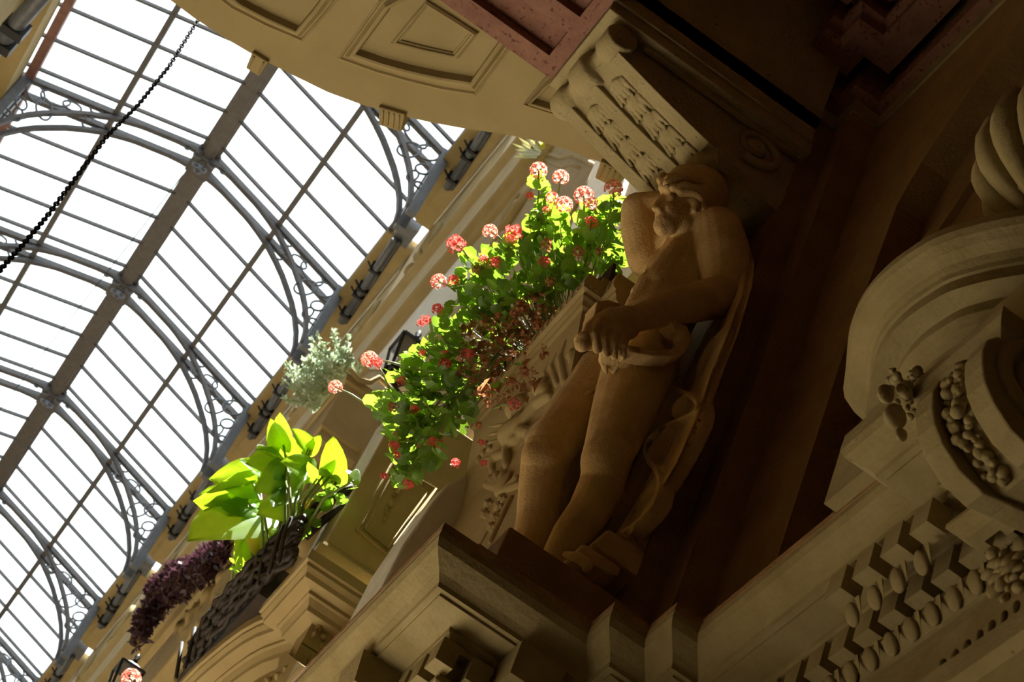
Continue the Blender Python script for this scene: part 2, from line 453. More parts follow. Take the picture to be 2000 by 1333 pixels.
edge_block((1.215, 5.925, -0.2), 0.13, 4)
edge_block((2*AX+0.355, 6.59, 0.07), 0.085, 2)
edge_block((2*AX-0.285, 6.395, 0.42), 0.13, 4)

def frame(outer, inner, prof, name='panel_moulding', parent=soffit, mat='plaster_soffit', z=ZS):
    """closed moulding between two pixel loops laid on the soffit; prof = (t, drop)"""
    A = [atZ(px, py, z) for px, py in outer]; B = [atZ(px, py, z) for px, py in inner]
    m = MB(); k = len(prof); n = len(A)
    for i in range(n):
        for t, dz in prof:
            p = A[i].lerp(B[i], t); m.v.append(Vector((p.x, p.y, z-dz)))
    for i in range(n):
        for j in range(k-1):
            a = i*k+j; b = ((i+1) % n)*k+j
            m.f.append([a, a+1, b+1, b])
    return m.build(name, mat, parent)
PR = [(0, -0.002), (0.02, 0.010), (0.16, 0.016), (0.24, 0.007), (0.34, 0.006), (0.50, 0.022), (0.62, 0.036), (0.80, 0.040), (0.90, 0.036), (1.0, -0.002)]
PR2 = [(0, -0.002), (0.05, 0.012), (0.35, 0.022), (0.6, 0.020), (0.75, 0.010), (0.95, 0.008), (1.0, -0.002)]
frame([(659,114),(730,140),(800,160),(865,176),(929,186),(1000,90),(1070,-6),(920,-100),(740,0)],
      [(704,96),(750,112),(805,127),(860,139),(924,149),(975,78),(1030,0),(915,-62),(768,10)], PR)
frame([(764,82),(830,98),(897,112),(917,87),(936,63),(885,30),(834,-2),(800,38)],
      [(784,77),(835,90),(885,101),(903,80),(918,62),(880,38),(836,12),(810,44)], PR2)
frame([(395,-28),(450,14),(520,50),(592,80),(640,25),(690,-40),(600,-110),(500,-110)],
      [(440,-32),(480,0),(530,26),(583,50),(615,12),(650,-38),(590,-85),(510,-85)], PR)
frame([(1022,203),(1075,220),(1130,236),(1190,250),(1230,195),(1160,130),(1100,120),(1060,155)],
      [(1045,192),(1085,204),(1130,217),(1172,226),(1200,190),(1150,150),(1105,145),(1075,165)], PR)


# ================================================================== RED BEAM
ZB = 8.90
mb = MB()
x0, x1, y0, y1 = 2*AX-0.735, 0.735, 5.05, 5.618
# beam soffit as a grid with two sunken rows
xs = [x0, x0+.07, x1-.07, x1]; ys = [y0, 5.115, 5.265, 5.365, 5.520, y1]
def q4(a, b, c, d): mb.add([a, b, c, d], [(0, 1, 2, 3)])
for i in range(3):
    for j in range(5):
        sunk = i == 1 and j in (1, 3)
        zz = ZB+.05 if sunk else ZB
        q4((xs[i], ys[j], zz), (xs[i+1], ys[j], zz), (xs[i+1], ys[j+1], zz), (xs[i], ys[j+1], zz))
        if sunk:
            a, b, c, d = xs[i], xs[i+1], ys[j], ys[j+1]
            q4((a, c, ZB), (b, c, ZB), (b, c, zz), (a, c, zz)); q4((a, d, ZB), (b, d, ZB), (b, d, zz), (a, d, zz))
            q4((a, c, ZB), (a, d, ZB), (a, d, zz), (a, c, zz)); q4((b, c, ZB), (b, d, ZB), (b, d, zz), (b, c, zz))
q4((x0, y0, ZB), (x1, y0, ZB), (x1, y0, 9.80), (x0, y0, 9.80)); q4((x0, y1, ZB), (x1, y1, ZB), (x1, y1, 9.80), (x0, y1, 9.80))
q4((x0, y0, ZB), (x0, y1, ZB), (x0, y1, 9.80), (x0, y0, 9.80)); q4((x1, y0, ZB), (x1, y1, ZB), (x1, y1, 9.80), (x1, y0, 9.80))
q4((x0, y0, 9.80), (x1, y0, 9.80), (x1, y1, 9.80), (x0, y1, 9.80))
struct(mb, 'ceiling_beam', 'red_paint', 'red painted panelled beam resting on the bracket')
# beam end over the bracket and its red moulding
struct(MB().box((0.735, 5.10, 8.925), (XB, 5.62, 9.80)), 'trim_3', 'bracket_stone', 'plain beam end above the scrolled bracket')
struct(MB().sweep([(-2.2, 5.10), (XB, 5.10)], [(0, 9.0), (-.02, 9.01), (-.035, 9.03), (-.035, 9.07), (-.02, 9.09), (0, 9.09)], side=1), 'trim_4', 'red_paint', 'thin red moulding along the near side of the beam')

# ---- cornice and stepped red mouldings round the vestibule ceiling
CP = [(XB, 5.40), (XB, YB), (XW, YB), (XW, YP1), (X2, YP1), (X2, -6.9)]
struct(MB().sweep(CP, [(-.012, 9.19), (-.012, 9.27), (.3, 9.27), (.3, 9.19)], side=-1), 'trim_5', 'plaster_cream', 'cream edge cornice stepping round the pier tops')
struct(MB().sweep(CP, [(-.005, 9.27), (-.05, 9.30), (-.05, 9.38), (-.02, 9.42), (.3, 9.42), (.3, 9.27)], side=-1), 'trim_6', 'red_paint', 'red cornice stepping round the ceiling')
CP2 = [(x-.16, y-.16) for x, y in CP[1:]]
struct(MB().sweep(CP2, [(0, 9.50), (-.03, 9.52), (-.03, 9.57), (-.06, 9.59), (-.06, 9.64), (-.03, 9.66), (-.03, 9.81), (.1, 9.81), (.1, 9.50)], side=-1), 'trim_7', 'red_paint', 'zigzag red moulding around the ceiling coffer')
struct(MB().sweep([(x-.1, y-.1) for x, y in CP2], [(0, 9.70), (-.03, 9.71), (-.03, 9.81), (.03, 9.81), (.03, 9.70)], side=-1), 'trim_8', 'red_paint', 'inner zigzag bead of the ceiling coffer')
# inner order of the arch in the recess
mb = MB()
up = [(1722,600),(1800,470),(1850,395),(1905,310),(1960,232),(2000,168),(2090,40)]
dn = [(1732,600),(1812,480),(1864,403),(1920,318),(1974,240),(2014,176),(2104,48)]
for (a, b_) in zip(up, dn):
    p = atX(*a, 2.10); q = atX(*b_, 2.10)
    for r_ in (p, q): mb.v += [Vector((2.10, r_.y, r_.z)), Vector((2.14, r_.y, r_.z))]
for i in range(len(up)-1):
    a = i*4
    mb.f += [[a, a+2, a+6, a+4], [a, a+4, a+5, a+1], [a+2, a+3, a+7, a+6]]
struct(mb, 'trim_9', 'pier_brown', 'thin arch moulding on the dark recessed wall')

# ================================================================== BRACKET above the statue
br = thing('scroll_bracket', (1.30, 5.38, 8.53), 'cream stone scroll bracket with carved leaf channels above the statue head', 'bracket')
YN, YF = 5.17, 5.60
side = [(0.80, 8.865), (0.795, 8.80), (0.84, 8.745), (0.90, 8.735), (1.00, 8.700), (1.10, 8.672), (1.22, 8.642), (1.36, 8.600), (XB, 8.600), (XB, 8.865)]
mb = MB()
k = len(side)
mb.v += [Vector((x, YN+.012, z)) for x, z in side] + [Vector((x, YF-.012, z)) for x, z in side]
for i in range(k):
    j = (i+1) % k; mb.f.append([i, j, k+j, k+i])
mb.f += [list(range(k)), list(range(k, 2*k))[::-1]]
mb.build('body', 'bracket_stone', br)
MB().box((0.738, 5.115, 8.862), (XB+.02, 5.622, 8.93)).build('top_plate', 'bracket_stone', br, bevel=.006)
# scroll roll at the outer end, turned with necks
roll = MB().lathe((0.845, YN-.03, 8.795), (0.845, YF+.04, 8.795), [(0, .002), (0.002, .066), (.02, .072), (.20, .070), (.23, .064), (.26, .050), (.37, .048), (.39, .062), (.40, .080), (.44, .085), (.60, .085), (.635, .078), (.65, .066), (.67, .055), (.74, .050), (.76, .052), (.80, .068), (.84, .072), (.97, .070), (.998, .060), (1, .002)], 28).build('scroll_roll', 'bracket_stone', br, True, bevel=0)
MB().lathe((0.845, YN-.034, 8.795), (0.845, YN-.024, 8.795), [(0, .002), (.05, .020), (1, .024)], 20).build('scroll_eye', 'bracket_stone', roll, True)
# raised bands
front = [(0.86, 8.742), (0.93, 8.722), (1.00, 8.700), (1.10, 8.670), (1.22, 8.638), (1.37, 8.600)]
def band(ya, yb, drop, nm='face_band'):
    m = MB()
    for x, z in front:
        m.v += [Vector((x, ya, z-drop)), Vector((x, yb, z-drop)), Vector((x+.005, yb, z+.03)), Vector((x+.005, ya, z+.03))]
    for i in range(len(front)-1):
        a = i*4
        for j in range(4): m.f.append([a+j, a+(j+1) % 4, a+4+(j+1) % 4, a+4+j])
    e = (len(front)-1)*4
    m.f += [[0, 3, 2, 1], [e, e+1, e+2, e+3]]
    m.build(nm, 'bracket_stone', br, bevel=.004)
band(5.54, 5.605, .022); band(5.365, 5.43, .022); band(5.165, 5.235, .022)
# carved leaves lapping down the two channels
for ci, (yc, sgn) in enumerate(((5.485, 1), (5.30, -1))):
    for i in range(5):
        t = (i+.4)/5; x = .90+t*.46; z = 8.735-t*.135
        m = MB()
        for q in range(5):
            a = (q-2)*.42
            m.cap((x+.005, yc+(q-2)*.020, z-.004), (x+.085*math.cos(a*.5), yc+(q-2)*.026, z-.034-.006*math.cos(a)), .012, .009, 6)
        m.ell((x+.035, yc, z-.008), (.06, .052, .018), None, 10, 6)
        remesh(m, 'carved_leaf', 'bracket_stone', .0055, br, 2)
# volute on the side face
def spiral(c, r0, turns, n, yy, r1=.012):
    pts = []
    for i in range(n+1):
        t = i/n; a = -1.9+turns*2*math.pi*t; r = r0*(1-t)+r1*t
        pts.append((c[0]+r*math.cos(a)*1.25, yy, c[1]+r*math.sin(a)))
    return pts
sp = spiral((1.565, 8.755), .10, 1.6, 40, YN+.005)
vol = MB().tube(sp, [.024*(1-i/60) for i in range(len(sp))], 8).build('volute', 'bracket_stone', br, True)
MB().lathe((1.565, YN-.012, 8.755), (1.565, YN+.02, 8.755), [(0, .002), (.01, .035), (.5, .05), (1, .052)], 20).build('volute_eye', 'bracket_stone', vol, True)
MB().sweep([(0.95, YN), (XB, YN)], [(0, 8.835), (-.02, 8.835), (-.02, 8.86), (0, 8.86)], side=-1).build('side_fillet', 'bracket_stone', br)
# faceted block sitting over the head
pl = [(1.345, 5.50), (1.36, 5.24), (1.42, 5.17), (XB, 5.17), (XB, 5.62), (1.40, 5.62)]
m = MB(); k = len(pl)
m.v += [Vector((x+.045 if x < 1.5 else x, y+.03 if y < 5.2 else y, 8.52)) for x, y in pl] + [Vector((x, y, 8.555)) for x, y in pl] + [Vector((x, y, 8.605)) for x, y in pl]
for r_ in range(2):
    for i in range(k):
        j = (i+1) % k; m.f.append([r_*k+i, r_*k+j, (r_+1)*k+j, (r_+1)*k+i])
m.f += [list(range(k))[::-1], list(range(2*k, 3*k))]
m.build('abacus', 'bracket_stone', br)

# ================================================================== GLASS ROOF
H = 16.5; RZ = 1.6+H; EX, EZ = 1.25, 1.6+.9625*H; PX, PZ = 0.327, 1.6+.9815*H
LX, LEX = 2*AX-PX, 2*AX-EX-.04
roof = thing('glass_roof', (AX, 18, EZ), 'grey iron roof with glass panes over the passage', 'glass roof')
Y0R, Y1R = 6.6, 33.5
TR = [13.72+2.4*k for k in range(-3, 8)]
rx = lambda x: (RZ-(RZ-EZ)*abs(x-AX)/(EX-AX))
# ridge beam: hollow box rib with side flanges
rbm = MB()
rbm.box((AX-.07, Y0R, RZ-.13), (AX+.07, Y1R, RZ+.02)); rbm.box((AX-.115, Y0R, RZ-.06), (AX+.115, Y1R, RZ-.02)); rbm.box((AX-.03, Y0R, RZ-.15), (AX+.03, Y1R, RZ-.12))
rbm.build('ridge_beam', 'iron_ridge', roof)
for x in (PX, LX):
    MB().beam((x, Y0R, rx(x)-.02), (x, Y1R, rx(x)-.02), .06, .08).build('purlin', 'iron', roof)
MB().beam((LEX+.05, Y0R, rx(LEX+.05)), (LEX+.05, Y1R, rx(LEX+.05)), .10, .10).build('purlin', 'iron_rust', roof)
MB().beam((EX+.02, Y0R, rx(EX)-.02), (EX+.02, Y1R, rx(EX)-.02), .06, .12).build('purlin', 'iron', roof)
raf = MB(); RY = []
for k, t in enumerate(TR):
    RY += [t, t+.25, t+.79, t+1.27, t+1.75, t+2.22]
RY = [y for y in RY if Y0R < y < Y1R]
def rafter_mesh(sg, wd, ht):
    e = EX-AX+.1
    return MB().beam((0, 0, 0), (sg*e, 0, -(RZ-EZ)*e/(EX-AX)), wd, ht, up=(0, 0, 1)).mesh('glazing_bar', 'iron')
rmr, rml = rafter_mesh(1, .028, .04), rafter_mesh(-1, .028, .04)
cmr, cml = rafter_mesh(1, .075, .09), rafter_mesh(-1, .075, .09)
tset = set(round(t, 3) for t in TR) | set(round(t+.25, 3) for t in TR)
for y in RY:
    ch = round(y, 3) in tset
    if ch: continue
    link('glazing_bar', rmr, roof, (AX, y, RZ-.02)); link('glazing_bar', rml, roof, (AX, y, RZ-.02))
# glass panes
ysort = sorted(RY)
def pane_mesh(xa, xb, dy):
    za, zb = rx(xa)-RZ, rx(xb)-RZ
    return MB().hexa([(xa-AX, 0, za+.012), (xb-AX, 0, zb+.012), (xb-AX, dy, zb+.012), (xa-AX, dy, za+.012),
                      (xa-AX, 0, za+.018), (xb-AX, 0, zb+.018), (xb-AX, dy, zb+.018), (xa-AX, dy, za+.018)]).mesh('pane', 'roof_glass')
cache = {}
for a, b in zip(ysort[:-1], ysort[1:]):
    for xa, xb in ((AX, PX), (PX, EX+.05), (LX, AX), (LEX-.1, LX)):
        key = (round(b-a, 2), xa)
        if key not in cache: cache[key] = pane_mesh(xa, xb, b-a)
        link('pane', cache[key], roof, (AX, a, RZ+.01))
# trusses: two plates each with chord, basket arch, rings and scrolls
arc = [(1.19, 14.95), (1.16, 15.10), (1.10, 15.25), (1.00, 15.42), (0.90, 15.555), (0.785, 15.68), (0.66, 15.81), (0.52, 15.93), (0.36, 16.05), (0.22, 16.13), (0.08, 16.20), (-0.10, 16.275), (-0.30, 16.335), (-0.50, 16.375), (-0.70, 16.39)]
arc = [(x-AX, z-H) for x, z in arc]
def mir(p): return [(-x, z) for x, z in p]
def bar_xz(m, pts, wd, ht):     # flat bar in the truss plane, wd along y
    n = len(pts)
    k = len(m.v)
    for i, (x, z) in enumerate(pts):
        a = Vector(pts[max(i-1, 0)]); b = Vector(pts[min(i+1, n-1)]); t = (b-a).normalized(); nn = Vector((-t.y, t.x))*ht/2
        for sx, sy in ((1, -1), (1, 1), (-1, 1), (-1, -1)):
            m.v.append(Vector((x+nn.x*sx, sy*wd/2, z+nn.y*sx)))
    for i in range(n-1):
        for j in range(4):
            a = k+i*4+j; b = k+i*4+(j+1) % 4; m.f.append([a, b, b+4, a+4])
    m.f += [[k, k+1, k+2, k+3], [k+(n-1)*4+j for j in (3, 2, 1, 0)]]
def ring(c, rx_, rz_, rot, n=20):
    return [(c[0]+rx_*math.cos(a)*math.cos(rot)-rz_*math.sin(a)*math.sin(rot), 0, c[1]+rx_*math.cos(a)*math.sin(rot)+rz_*math.sin(a)*math.cos(rot)) for a in [2*math.pi*i/n for i in range(n)]]
def scroll2(c, r0, a0, turns, n=22):
    return [(c[0]+r0*(1-.75*i/n)*math.cos(a0+turns*2*math.pi*i/n), 0, c[1]+r0*(1-.75*i/n)*math.sin(a0+turns*2*math.pi*i/n)) for i in range(n+1)]
chord_me, arch_me, ring_me = [], [], []
cb = MB()
e = EX-AX+.12; dz = -(RZ-EZ)*e/(EX-AX)
bar_xz(cb, [(-e, dz-.03), (0, -.03), (e, dz-.03)], .06, .07)
chord = cb.mesh('chord', 'iron')
ab = MB(); bar_xz(ab, arc, .055, .045); bar_xz(ab, mir(arc), .055, .045)
arch = ab.mesh('arch_bar', 'iron')
eavez = -(RZ-EZ)
RINGS = [((1.60, -.66), .16, .095, -.45), ((1.79, -.76), .13, .095, .75), ((1.62, -.88), .15, .085, 1.05), ((1.83, -1.00), .085, .06, .9), ((1.78, -1.16), .09, .045, 1.35), ((1.88, -1.22), .05, .04, .4), ((1.42, -.62), .10, .06, -.3)]
rms = []
for c, a, b_, r_ in RINGS:
    for sg in (1, -1):
        rms.append(MB().tube([(sg*x, y, z) for x, y, z in ring(c, a, b_, r_)], .012, 6, closed=True).mesh('ornament_ring', 'lead_grey', True))
scm = []
for c, r0, a0, tn in (((1.22, -.46), .085, 2.4, 1.1), ((1.20, -.62), .07, 1.2, -1.1), ((.10, -.17), .07, 0.4, 1.2), ((.22, -.16), .05, 3.0, -1.1), ((.05, -.30), .05, 2.2, 1.1)):
    for sg in (1, -1):
        scm.append(MB().tube([(sg*x, y, z) for x, y, z in scroll2(c, r0, a0, tn)], .012, 6).mesh('scroll', 'lead_grey', True))
post = MB().box((1.90, -.04, -1.62), (2.00, .04, eavez+.02)).box((-2.00, -.04, -1.62), (-1.90, .04, eavez+.02)).mesh('foot_plate', 'lead_grey')
for t in TR:
    for d in (0, .25):
        if t < 10.5 or t > 31: continue
        tr_ = link('truss', chord, roof, (AX, t+d, RZ))
        link('arch_bar', arch, tr_, (AX, t+d, RZ)); link('foot_plate', post, tr_, (AX, t+d, RZ))
        for me in (rms+scm if d == 0 else scm[:2]): link(me.name.split('.')[0], me, tr_, (AX, t+d, RZ))
    if 10.5 < t < 31:
        hb = MB()
        hb.box((AX-.13, t-.03, RZ-.17), (AX+.13, t+.28, RZ-.01)); hb.lathe((AX, t+.04, RZ-.17), (AX, t+.04, RZ-.19), [(0, .04), (1, .03)], 12)
        hb.lathe((AX, t+.125, RZ-.16), (AX, t+.125, RZ-.27), [(0, .06), (.3, .045), (.6, .055), (1, .01)], 14)
        hb.build('ridge_hub', 'iron', roof)
# ================================================================== COURT FRONT, upper storeys
DEP = lambda P: (P-CAM).dot(_F)
def mpp(P, px): return px*DEP(P)/FPX            # metres covered by px pixels at P
# eaves, one slab for each bay, with dark lead gutter boxes between
for t in TR:
    if not (10 < t < 31): continue
    struct(MB().sweep([(1.245, t+3.25-.02), (1.245, t+1.20)], [(0, 17.36), (0, 17.47), (.4, 17.47), (.4, 17.33), (.16, 17.33), (.16, 17.345), (.14, 17.36)], side=-1), 'trim_eave', 'plaster_tan', 'tan eave slab along the glass roof edge')
    MB().box((1.33, t+.93, 17.32), (1.50, t+1.22, 17.45)).build('gutter_box', 'lead_grey', None, label='dark lead gutter box between the tan eave slabs', cat='gutter', group='gutter boxes along the eaves')
FR = 1.575
struct(MB().box((FR, 9, 16.05), (1.70, 33.9, 17.40)), 'wall_frieze', 'plaster_tan', 'carved tan frieze under the eaves')
struct(MB().sweep([(1.538, 33.9), (1.538, 9)], [(0, 16.01), (0, 16.06), (.1, 16.07), (.12, 15.93), (.06, 15.95), (.03, 15.98)], side=-1), 'trim_12', 'plaster_tan', 'tan ledge under the carved frieze')
struct(MB().sweep([(1.53, 33.9), (1.53, 9)], [(0, 16.045), (0, 16.075), (.06, 16.08), (.06, 16.045)], side=-1), 'trim_22', 'plaster_tan', 'thin nosing under the carved frieze')
struct(MB().box((1.60, 9, 14.75), (1.70, 33.9, 16.0)), 'wall_band', 'plaster_tan', 'plain tan band between the two ledges')
struct(MB().sweep([(1.548, 33.9), (1.548, 9)], [(0, 14.75), (0, 14.80), (.1, 14.82), (.12, 14.62), (.08, 14.64), (.05, 14.70)], side=-1), 'trim_13', 'plaster_tan', 'second tan ledge below the plain band')
struct(MB().sweep([(1.54, 33.9), (1.54, 9)], [(0, 14.79), (0, 14.82), (.06, 14.825), (.06, 14.79)], side=-1), 'trim_23', 'plaster_tan', 'thin nosing of the second ledge')
# white wedges of wall behind the gutter pipes + the pipes themselves
for t in TR:
    if not (10 < t < 27): continue
    a, b = t+1.35, t+3.1
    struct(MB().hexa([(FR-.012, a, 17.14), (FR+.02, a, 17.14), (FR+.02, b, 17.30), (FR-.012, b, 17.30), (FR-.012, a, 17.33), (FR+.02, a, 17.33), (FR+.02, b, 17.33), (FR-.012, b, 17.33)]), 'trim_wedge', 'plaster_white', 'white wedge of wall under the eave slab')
    p = Vector((1.36, t+1.15, 17.26)); q = Vector((1.44, t+2.55, 17.24))
    g = thing('eave_pipe', tuple(p.lerp(q, .5)), 'dark lead pipe with clamps slung under the eave slab', 'pipe', 'clamped pipes under the eaves')
    m = MB().tube([p, p.lerp(q, .5), q], [.042, .04, .036], 10); m.tube([p+Vector((.045, 0, .03)), q+Vector((.04, 0, .03))], .025, 8)
    m.build('pipe', 'lead_grey', g, True)
    for s_ in (.35, .58, .66, .90):
        c = p.lerp(q, s_)
        MB().box((c.x-.065, c.y-.018, c.z-.05), (c.x+.06, c.y+.018, c.z+.08)).tube([c+Vector((-.06, 0, 0)), c+Vector((-.12, -.03, .02))], .011, 6).build('clamp', 'iron_dark', g)
# carved scrolls on the frieze
def relief_scroll(y, z, s):
    pts = []
    for i in range(26):
        u = i/25; a = 4.2*math.pi*u; r = .20*s*(1-u*.85)
        pts.append((FR-.01, y+r*math.cos(a)*.8, z+r*math.sin(a)))
    m = MB().tube(pts, [.045*s*(1-.5*i/25) for i in range(26)], 6)
    for k in range(4):
        a = k*1.1; m.ell((FR-.01, y+.28*s+.12*s*math.cos(a), z-.1*s+.16*s*math.sin(a)), (.04, .09*s, .05*s), Euler((a, 0, 0)), 8, 5)
    return m
fr_ob = bpy.data.objects['wall_frieze']
for i, y in enumerate([13.9+1.35*k for k in range(9)]):
    relief_scroll(y, 16.55, 1.0).build('frieze_scroll', 'plaster_cream', fr_ob, True)
# moulded wall panel with eared top, upper right of the court front, and the white blind beside it
def wall_loop(pts, X, r, name, mat, parent=None, **kw):
    P = [atX(px, py, X) for px, py in pts]
    m = MB().tube(P, r, 8); return m.build(name, mat, parent, True, **kw)
wup = bpy.data.objects['wall_right_upper']
wall_loop([(898,470),(930,430),(985,365),(1037,300),(1052,288),(1070,302),(1095,310),(1120,304),(1140,312),(1165,325),(1150,360),(1110,440)], 1.665, .020, 'panel_moulding', 'plaster_tan', wup)
wall_loop([(925,465),(950,435),(1000,372),(1042,318),(1056,306),(1072,318),(1098,328),(1118,322),(1135,330)], 1.665, .014, 'panel_moulding', 'plaster_tan', wup)
c = atX(1000, 420, 1.65)
MB().tube([(1.645, c.y+.26*(1-i/34)*math.cos(.4*i), c.z+.26*(1-i/34)*math.sin(.4*i)) for i in range(30)], .045, 8).build('panel_scroll', 'plaster_tan', wup, True)
c = atX(960, 500, 1.65)
MB().tube([(1.645, c.y+.20*(1-i/34)*math.cos(.4*i+1), c.z+.20*(1-i/34)*math.sin(.4*i+1)) for i in range(30)], .04, 8).build('panel_scroll', 'plaster_tan', wup, True)
def slab_px(pts, X, th, name, mat, label=None, parent=None):
    P = [atX(px, py, X) for px, py in pts]; k = len(P); m = MB()
    m.v += P + [p+Vector((th, 0, 0)) for p in P]
    for i in range(k): m.f.append([i, (i+1) % k, k+(i+1) % k, k+i])
    m.f += [list(range(k)), list(range(k, 2*k))[::-1]]
    return struct(m, name, mat, label, parent)
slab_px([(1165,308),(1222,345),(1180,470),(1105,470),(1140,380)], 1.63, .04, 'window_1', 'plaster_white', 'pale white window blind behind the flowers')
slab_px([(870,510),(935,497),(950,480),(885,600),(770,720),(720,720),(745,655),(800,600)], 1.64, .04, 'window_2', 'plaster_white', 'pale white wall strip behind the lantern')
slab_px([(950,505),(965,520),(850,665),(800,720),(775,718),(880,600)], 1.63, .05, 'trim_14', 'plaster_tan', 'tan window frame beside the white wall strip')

# ================================================================== BALCONIES
# mezzanine wall with the reliefs
mz = struct(MB().box((1.44, 5.68, 5.85), (1.755, 6.75, 8.02)).hexa([(1.439, 5.83, 7.55), (1.46, 5.83, 7.55), (1.46, 6.75, 7.55), (1.439, 6.75, 7.55), (1.345, 5.83, 8.02), (1.46, 5.83, 8.02), (1.46, 6.75, 8.02), (1.345, 6.75, 8.02)]), 'wall_mezzanine', 'plaster_tan', 'tan coved wall between the entablature and the near balcony')
struct(MB().box((1.44, 8.205, 5.85), (1.755, 33.9, 7.578)), 'wall_mezzanine_far', 'plaster_tan', 'tan wall under the bowed balcony')
struct(MB().box((1.348, 8.205, 5.85), (1.44, 8.60, 7.605)), 'trim_25', 'plaster_tan', 'tan pilaster under the balcony corner block')
struct(MB().box((1.70, 6.75, 5.85), (1.755, 8.205, 9.2)), 'wall_recess', 'plaster_tan', 'recessed tan wall between the two balconies')
balc1 = thing('balcony', (1.45, 6.7, 7.98), 'tan stone balcony slab with stepped corner behind the statue', 'balcony')
P1 = [(1.383, 5.69), (1.383, 5.785), (1.293, 5.785), (1.304, 6.85), (1.65, 6.85)]
MB().sweep(P1, [(0, 8.20), (0, 8.115), (.018, 8.105), (.018, 8.09), (.030, 8.075), (.036, 8.055), (.050, 8.045), (.056, 8.025), (.36, 8.025), (.36, 8.20)], side=1).build('slab', 'plaster_tan', balc1)
MB().box((1.36, 5.8, 8.201), (1.75, 6.84, 8.251)).build('floor_slab', 'plaster_tan', balc1)
# carved marks round the slab edge
mk = MB().box((-.003, -.006, -.03), (.006, .006, .03)).mesh('carved_notch', 'plaster_tan')
for i in range(20):
    y = 5.80+i*.052; link('carved_notch', mk, balc1, (1.293+.019*(y-5.775)/1.8-.001, y, 8.158), (rnd.uniform(-.3, .3), 0, 0), (1, 1, rnd.uniform(.6, 1)))
for i in range(2):
    y = 5.70+i*.045; link('carved_notch', mk, balc1, (1.382, y, 8.158), (rnd.uniform(-.2, .2), 0, 0))
for i in range(2):
    link('carved_notch', mk, balc1, (1.32+i*.03, 5.784, 8.158), (0, rnd.uniform(-.2, .2), math.pi/2))
# planter trough on it
tr1 = thing('flower_trough', (1.36, 6.6, 8.2), 'dark soil trough under the pink geraniums on the balcony', 'trough')
MB().sweep([(1.385, 5.80), (1.392, 6.82)], [(0, 8.252), (-.015, 8.36), (.0, 8.36), (.02, 8.27), (.14, 8.27), (.16, 8.36), (.175, 8.36), (.16, 8.252)], side=1).build('trough', 'soil', tr1)
MB().box((1.405, 5.82, 8.272), (1.525, 6.80, 8.34)).build('soil_fill', 'soil', tr1)

balc2 = thing('balcony', (1.3, 9.3, 7.5), 'tan bowed balcony with moulded corner block under the wicker basket', 'balcony')
P2 = [(1.75, 8.005), (1.148, 8.005), (1.148, 8.58), (1.20, 8.58), (1.172, 8.66), (1.143, 8.79), (1.122, 8.95), (1.107, 9.107), (1.095, 9.26), (1.09, 9.417), (1.09, 9.7), (1.107, 10.0), (1.143, 10.32), (1.2, 10.53), (1.148, 10.53), (1.148, 11.1), (1.7, 11.1)]
PF2 = [(0, 7.95), (0, 7.89), (.015, 7.885), (.015, 7.865), (.035, 7.845), (.04, 7.82), (.10, 7.815), (.10, 7.795), (.115, 7.79), (.135, 7.76), (.14, 7.735), (.20, 7.73), (.20, 7.60), (.38, 7.58), (.38, 7.95)]
MB().sweep(P2, PF2, side=1).build('slab', 'plaster_tan', balc2)
MB().box((1.25, 8.05, 7.90), (1.75, 11.0, 7.96)).build('floor_slab', 'plaster_tan', balc2)
# pedestal on its corner
ped = thing('balcony_pedestal', (1.48, 8.3, 7.95), 'tan balcony pedestal with a carved fruit drop in its panel', 'pedestal')
shaft = MB().box((1.21, 8.13, 7.962), (1.75, 8.50, 9.25)).build('shaft', 'plaster_tan', ped, bevel=.01)
MB().sweep([(1.75, 8.13), (1.21, 8.13), (1.21, 8.5), (1.75, 8.5)], [(-.03, 7.95), (-.03, 8.09), (-.015, 8.10), (-.012, 8.12), (0, 8.13), (.05, 8.13), (.05, 7.95)], side=1).build('base_moulding', 'plaster_tan', ped)
def yloop(pts, Y, r, nm, par, mat='plaster_tan', closed=True):
    MB().tube([atY(px, py, Y) for px, py in pts], r, 6, closed=closed).build(nm, mat, par, True)
yloop([(697,1036),(765,908),(850,955),(757,1085)], 8.128, .011, 'panel_frame', shaft)
yloop([(712,1034),(770,922),(835,960),(757,1072)], 8.128, .007, 'panel_frame', shaft)
m = MB()
for i in range(26):
    u = i/25; px, py = 790-42*u+rnd.uniform(-8, 8)*(1-u*.6), 925+92*u+rnd.uniform(-4, 4)
    P = atY(px, py, 8.125); m.ell(P, mpp(P, rnd.uniform(3.5, 7.5)*(1-.45*u)), None, 8, 6)
remesh(m, 'fruit_drop', 'plaster_tan', .006, shaft, 2)
# squared return that closes the relief wall toward the pedestal
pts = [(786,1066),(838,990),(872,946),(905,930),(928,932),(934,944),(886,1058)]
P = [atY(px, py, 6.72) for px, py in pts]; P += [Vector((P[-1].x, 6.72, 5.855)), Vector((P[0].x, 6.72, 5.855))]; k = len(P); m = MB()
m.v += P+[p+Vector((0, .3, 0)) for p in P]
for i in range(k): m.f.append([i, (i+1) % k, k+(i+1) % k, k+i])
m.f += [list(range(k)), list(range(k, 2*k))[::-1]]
struct(m, 'trim_15', 'plaster_white', 'white plaster return between pedestal and relief', bevel=.012)

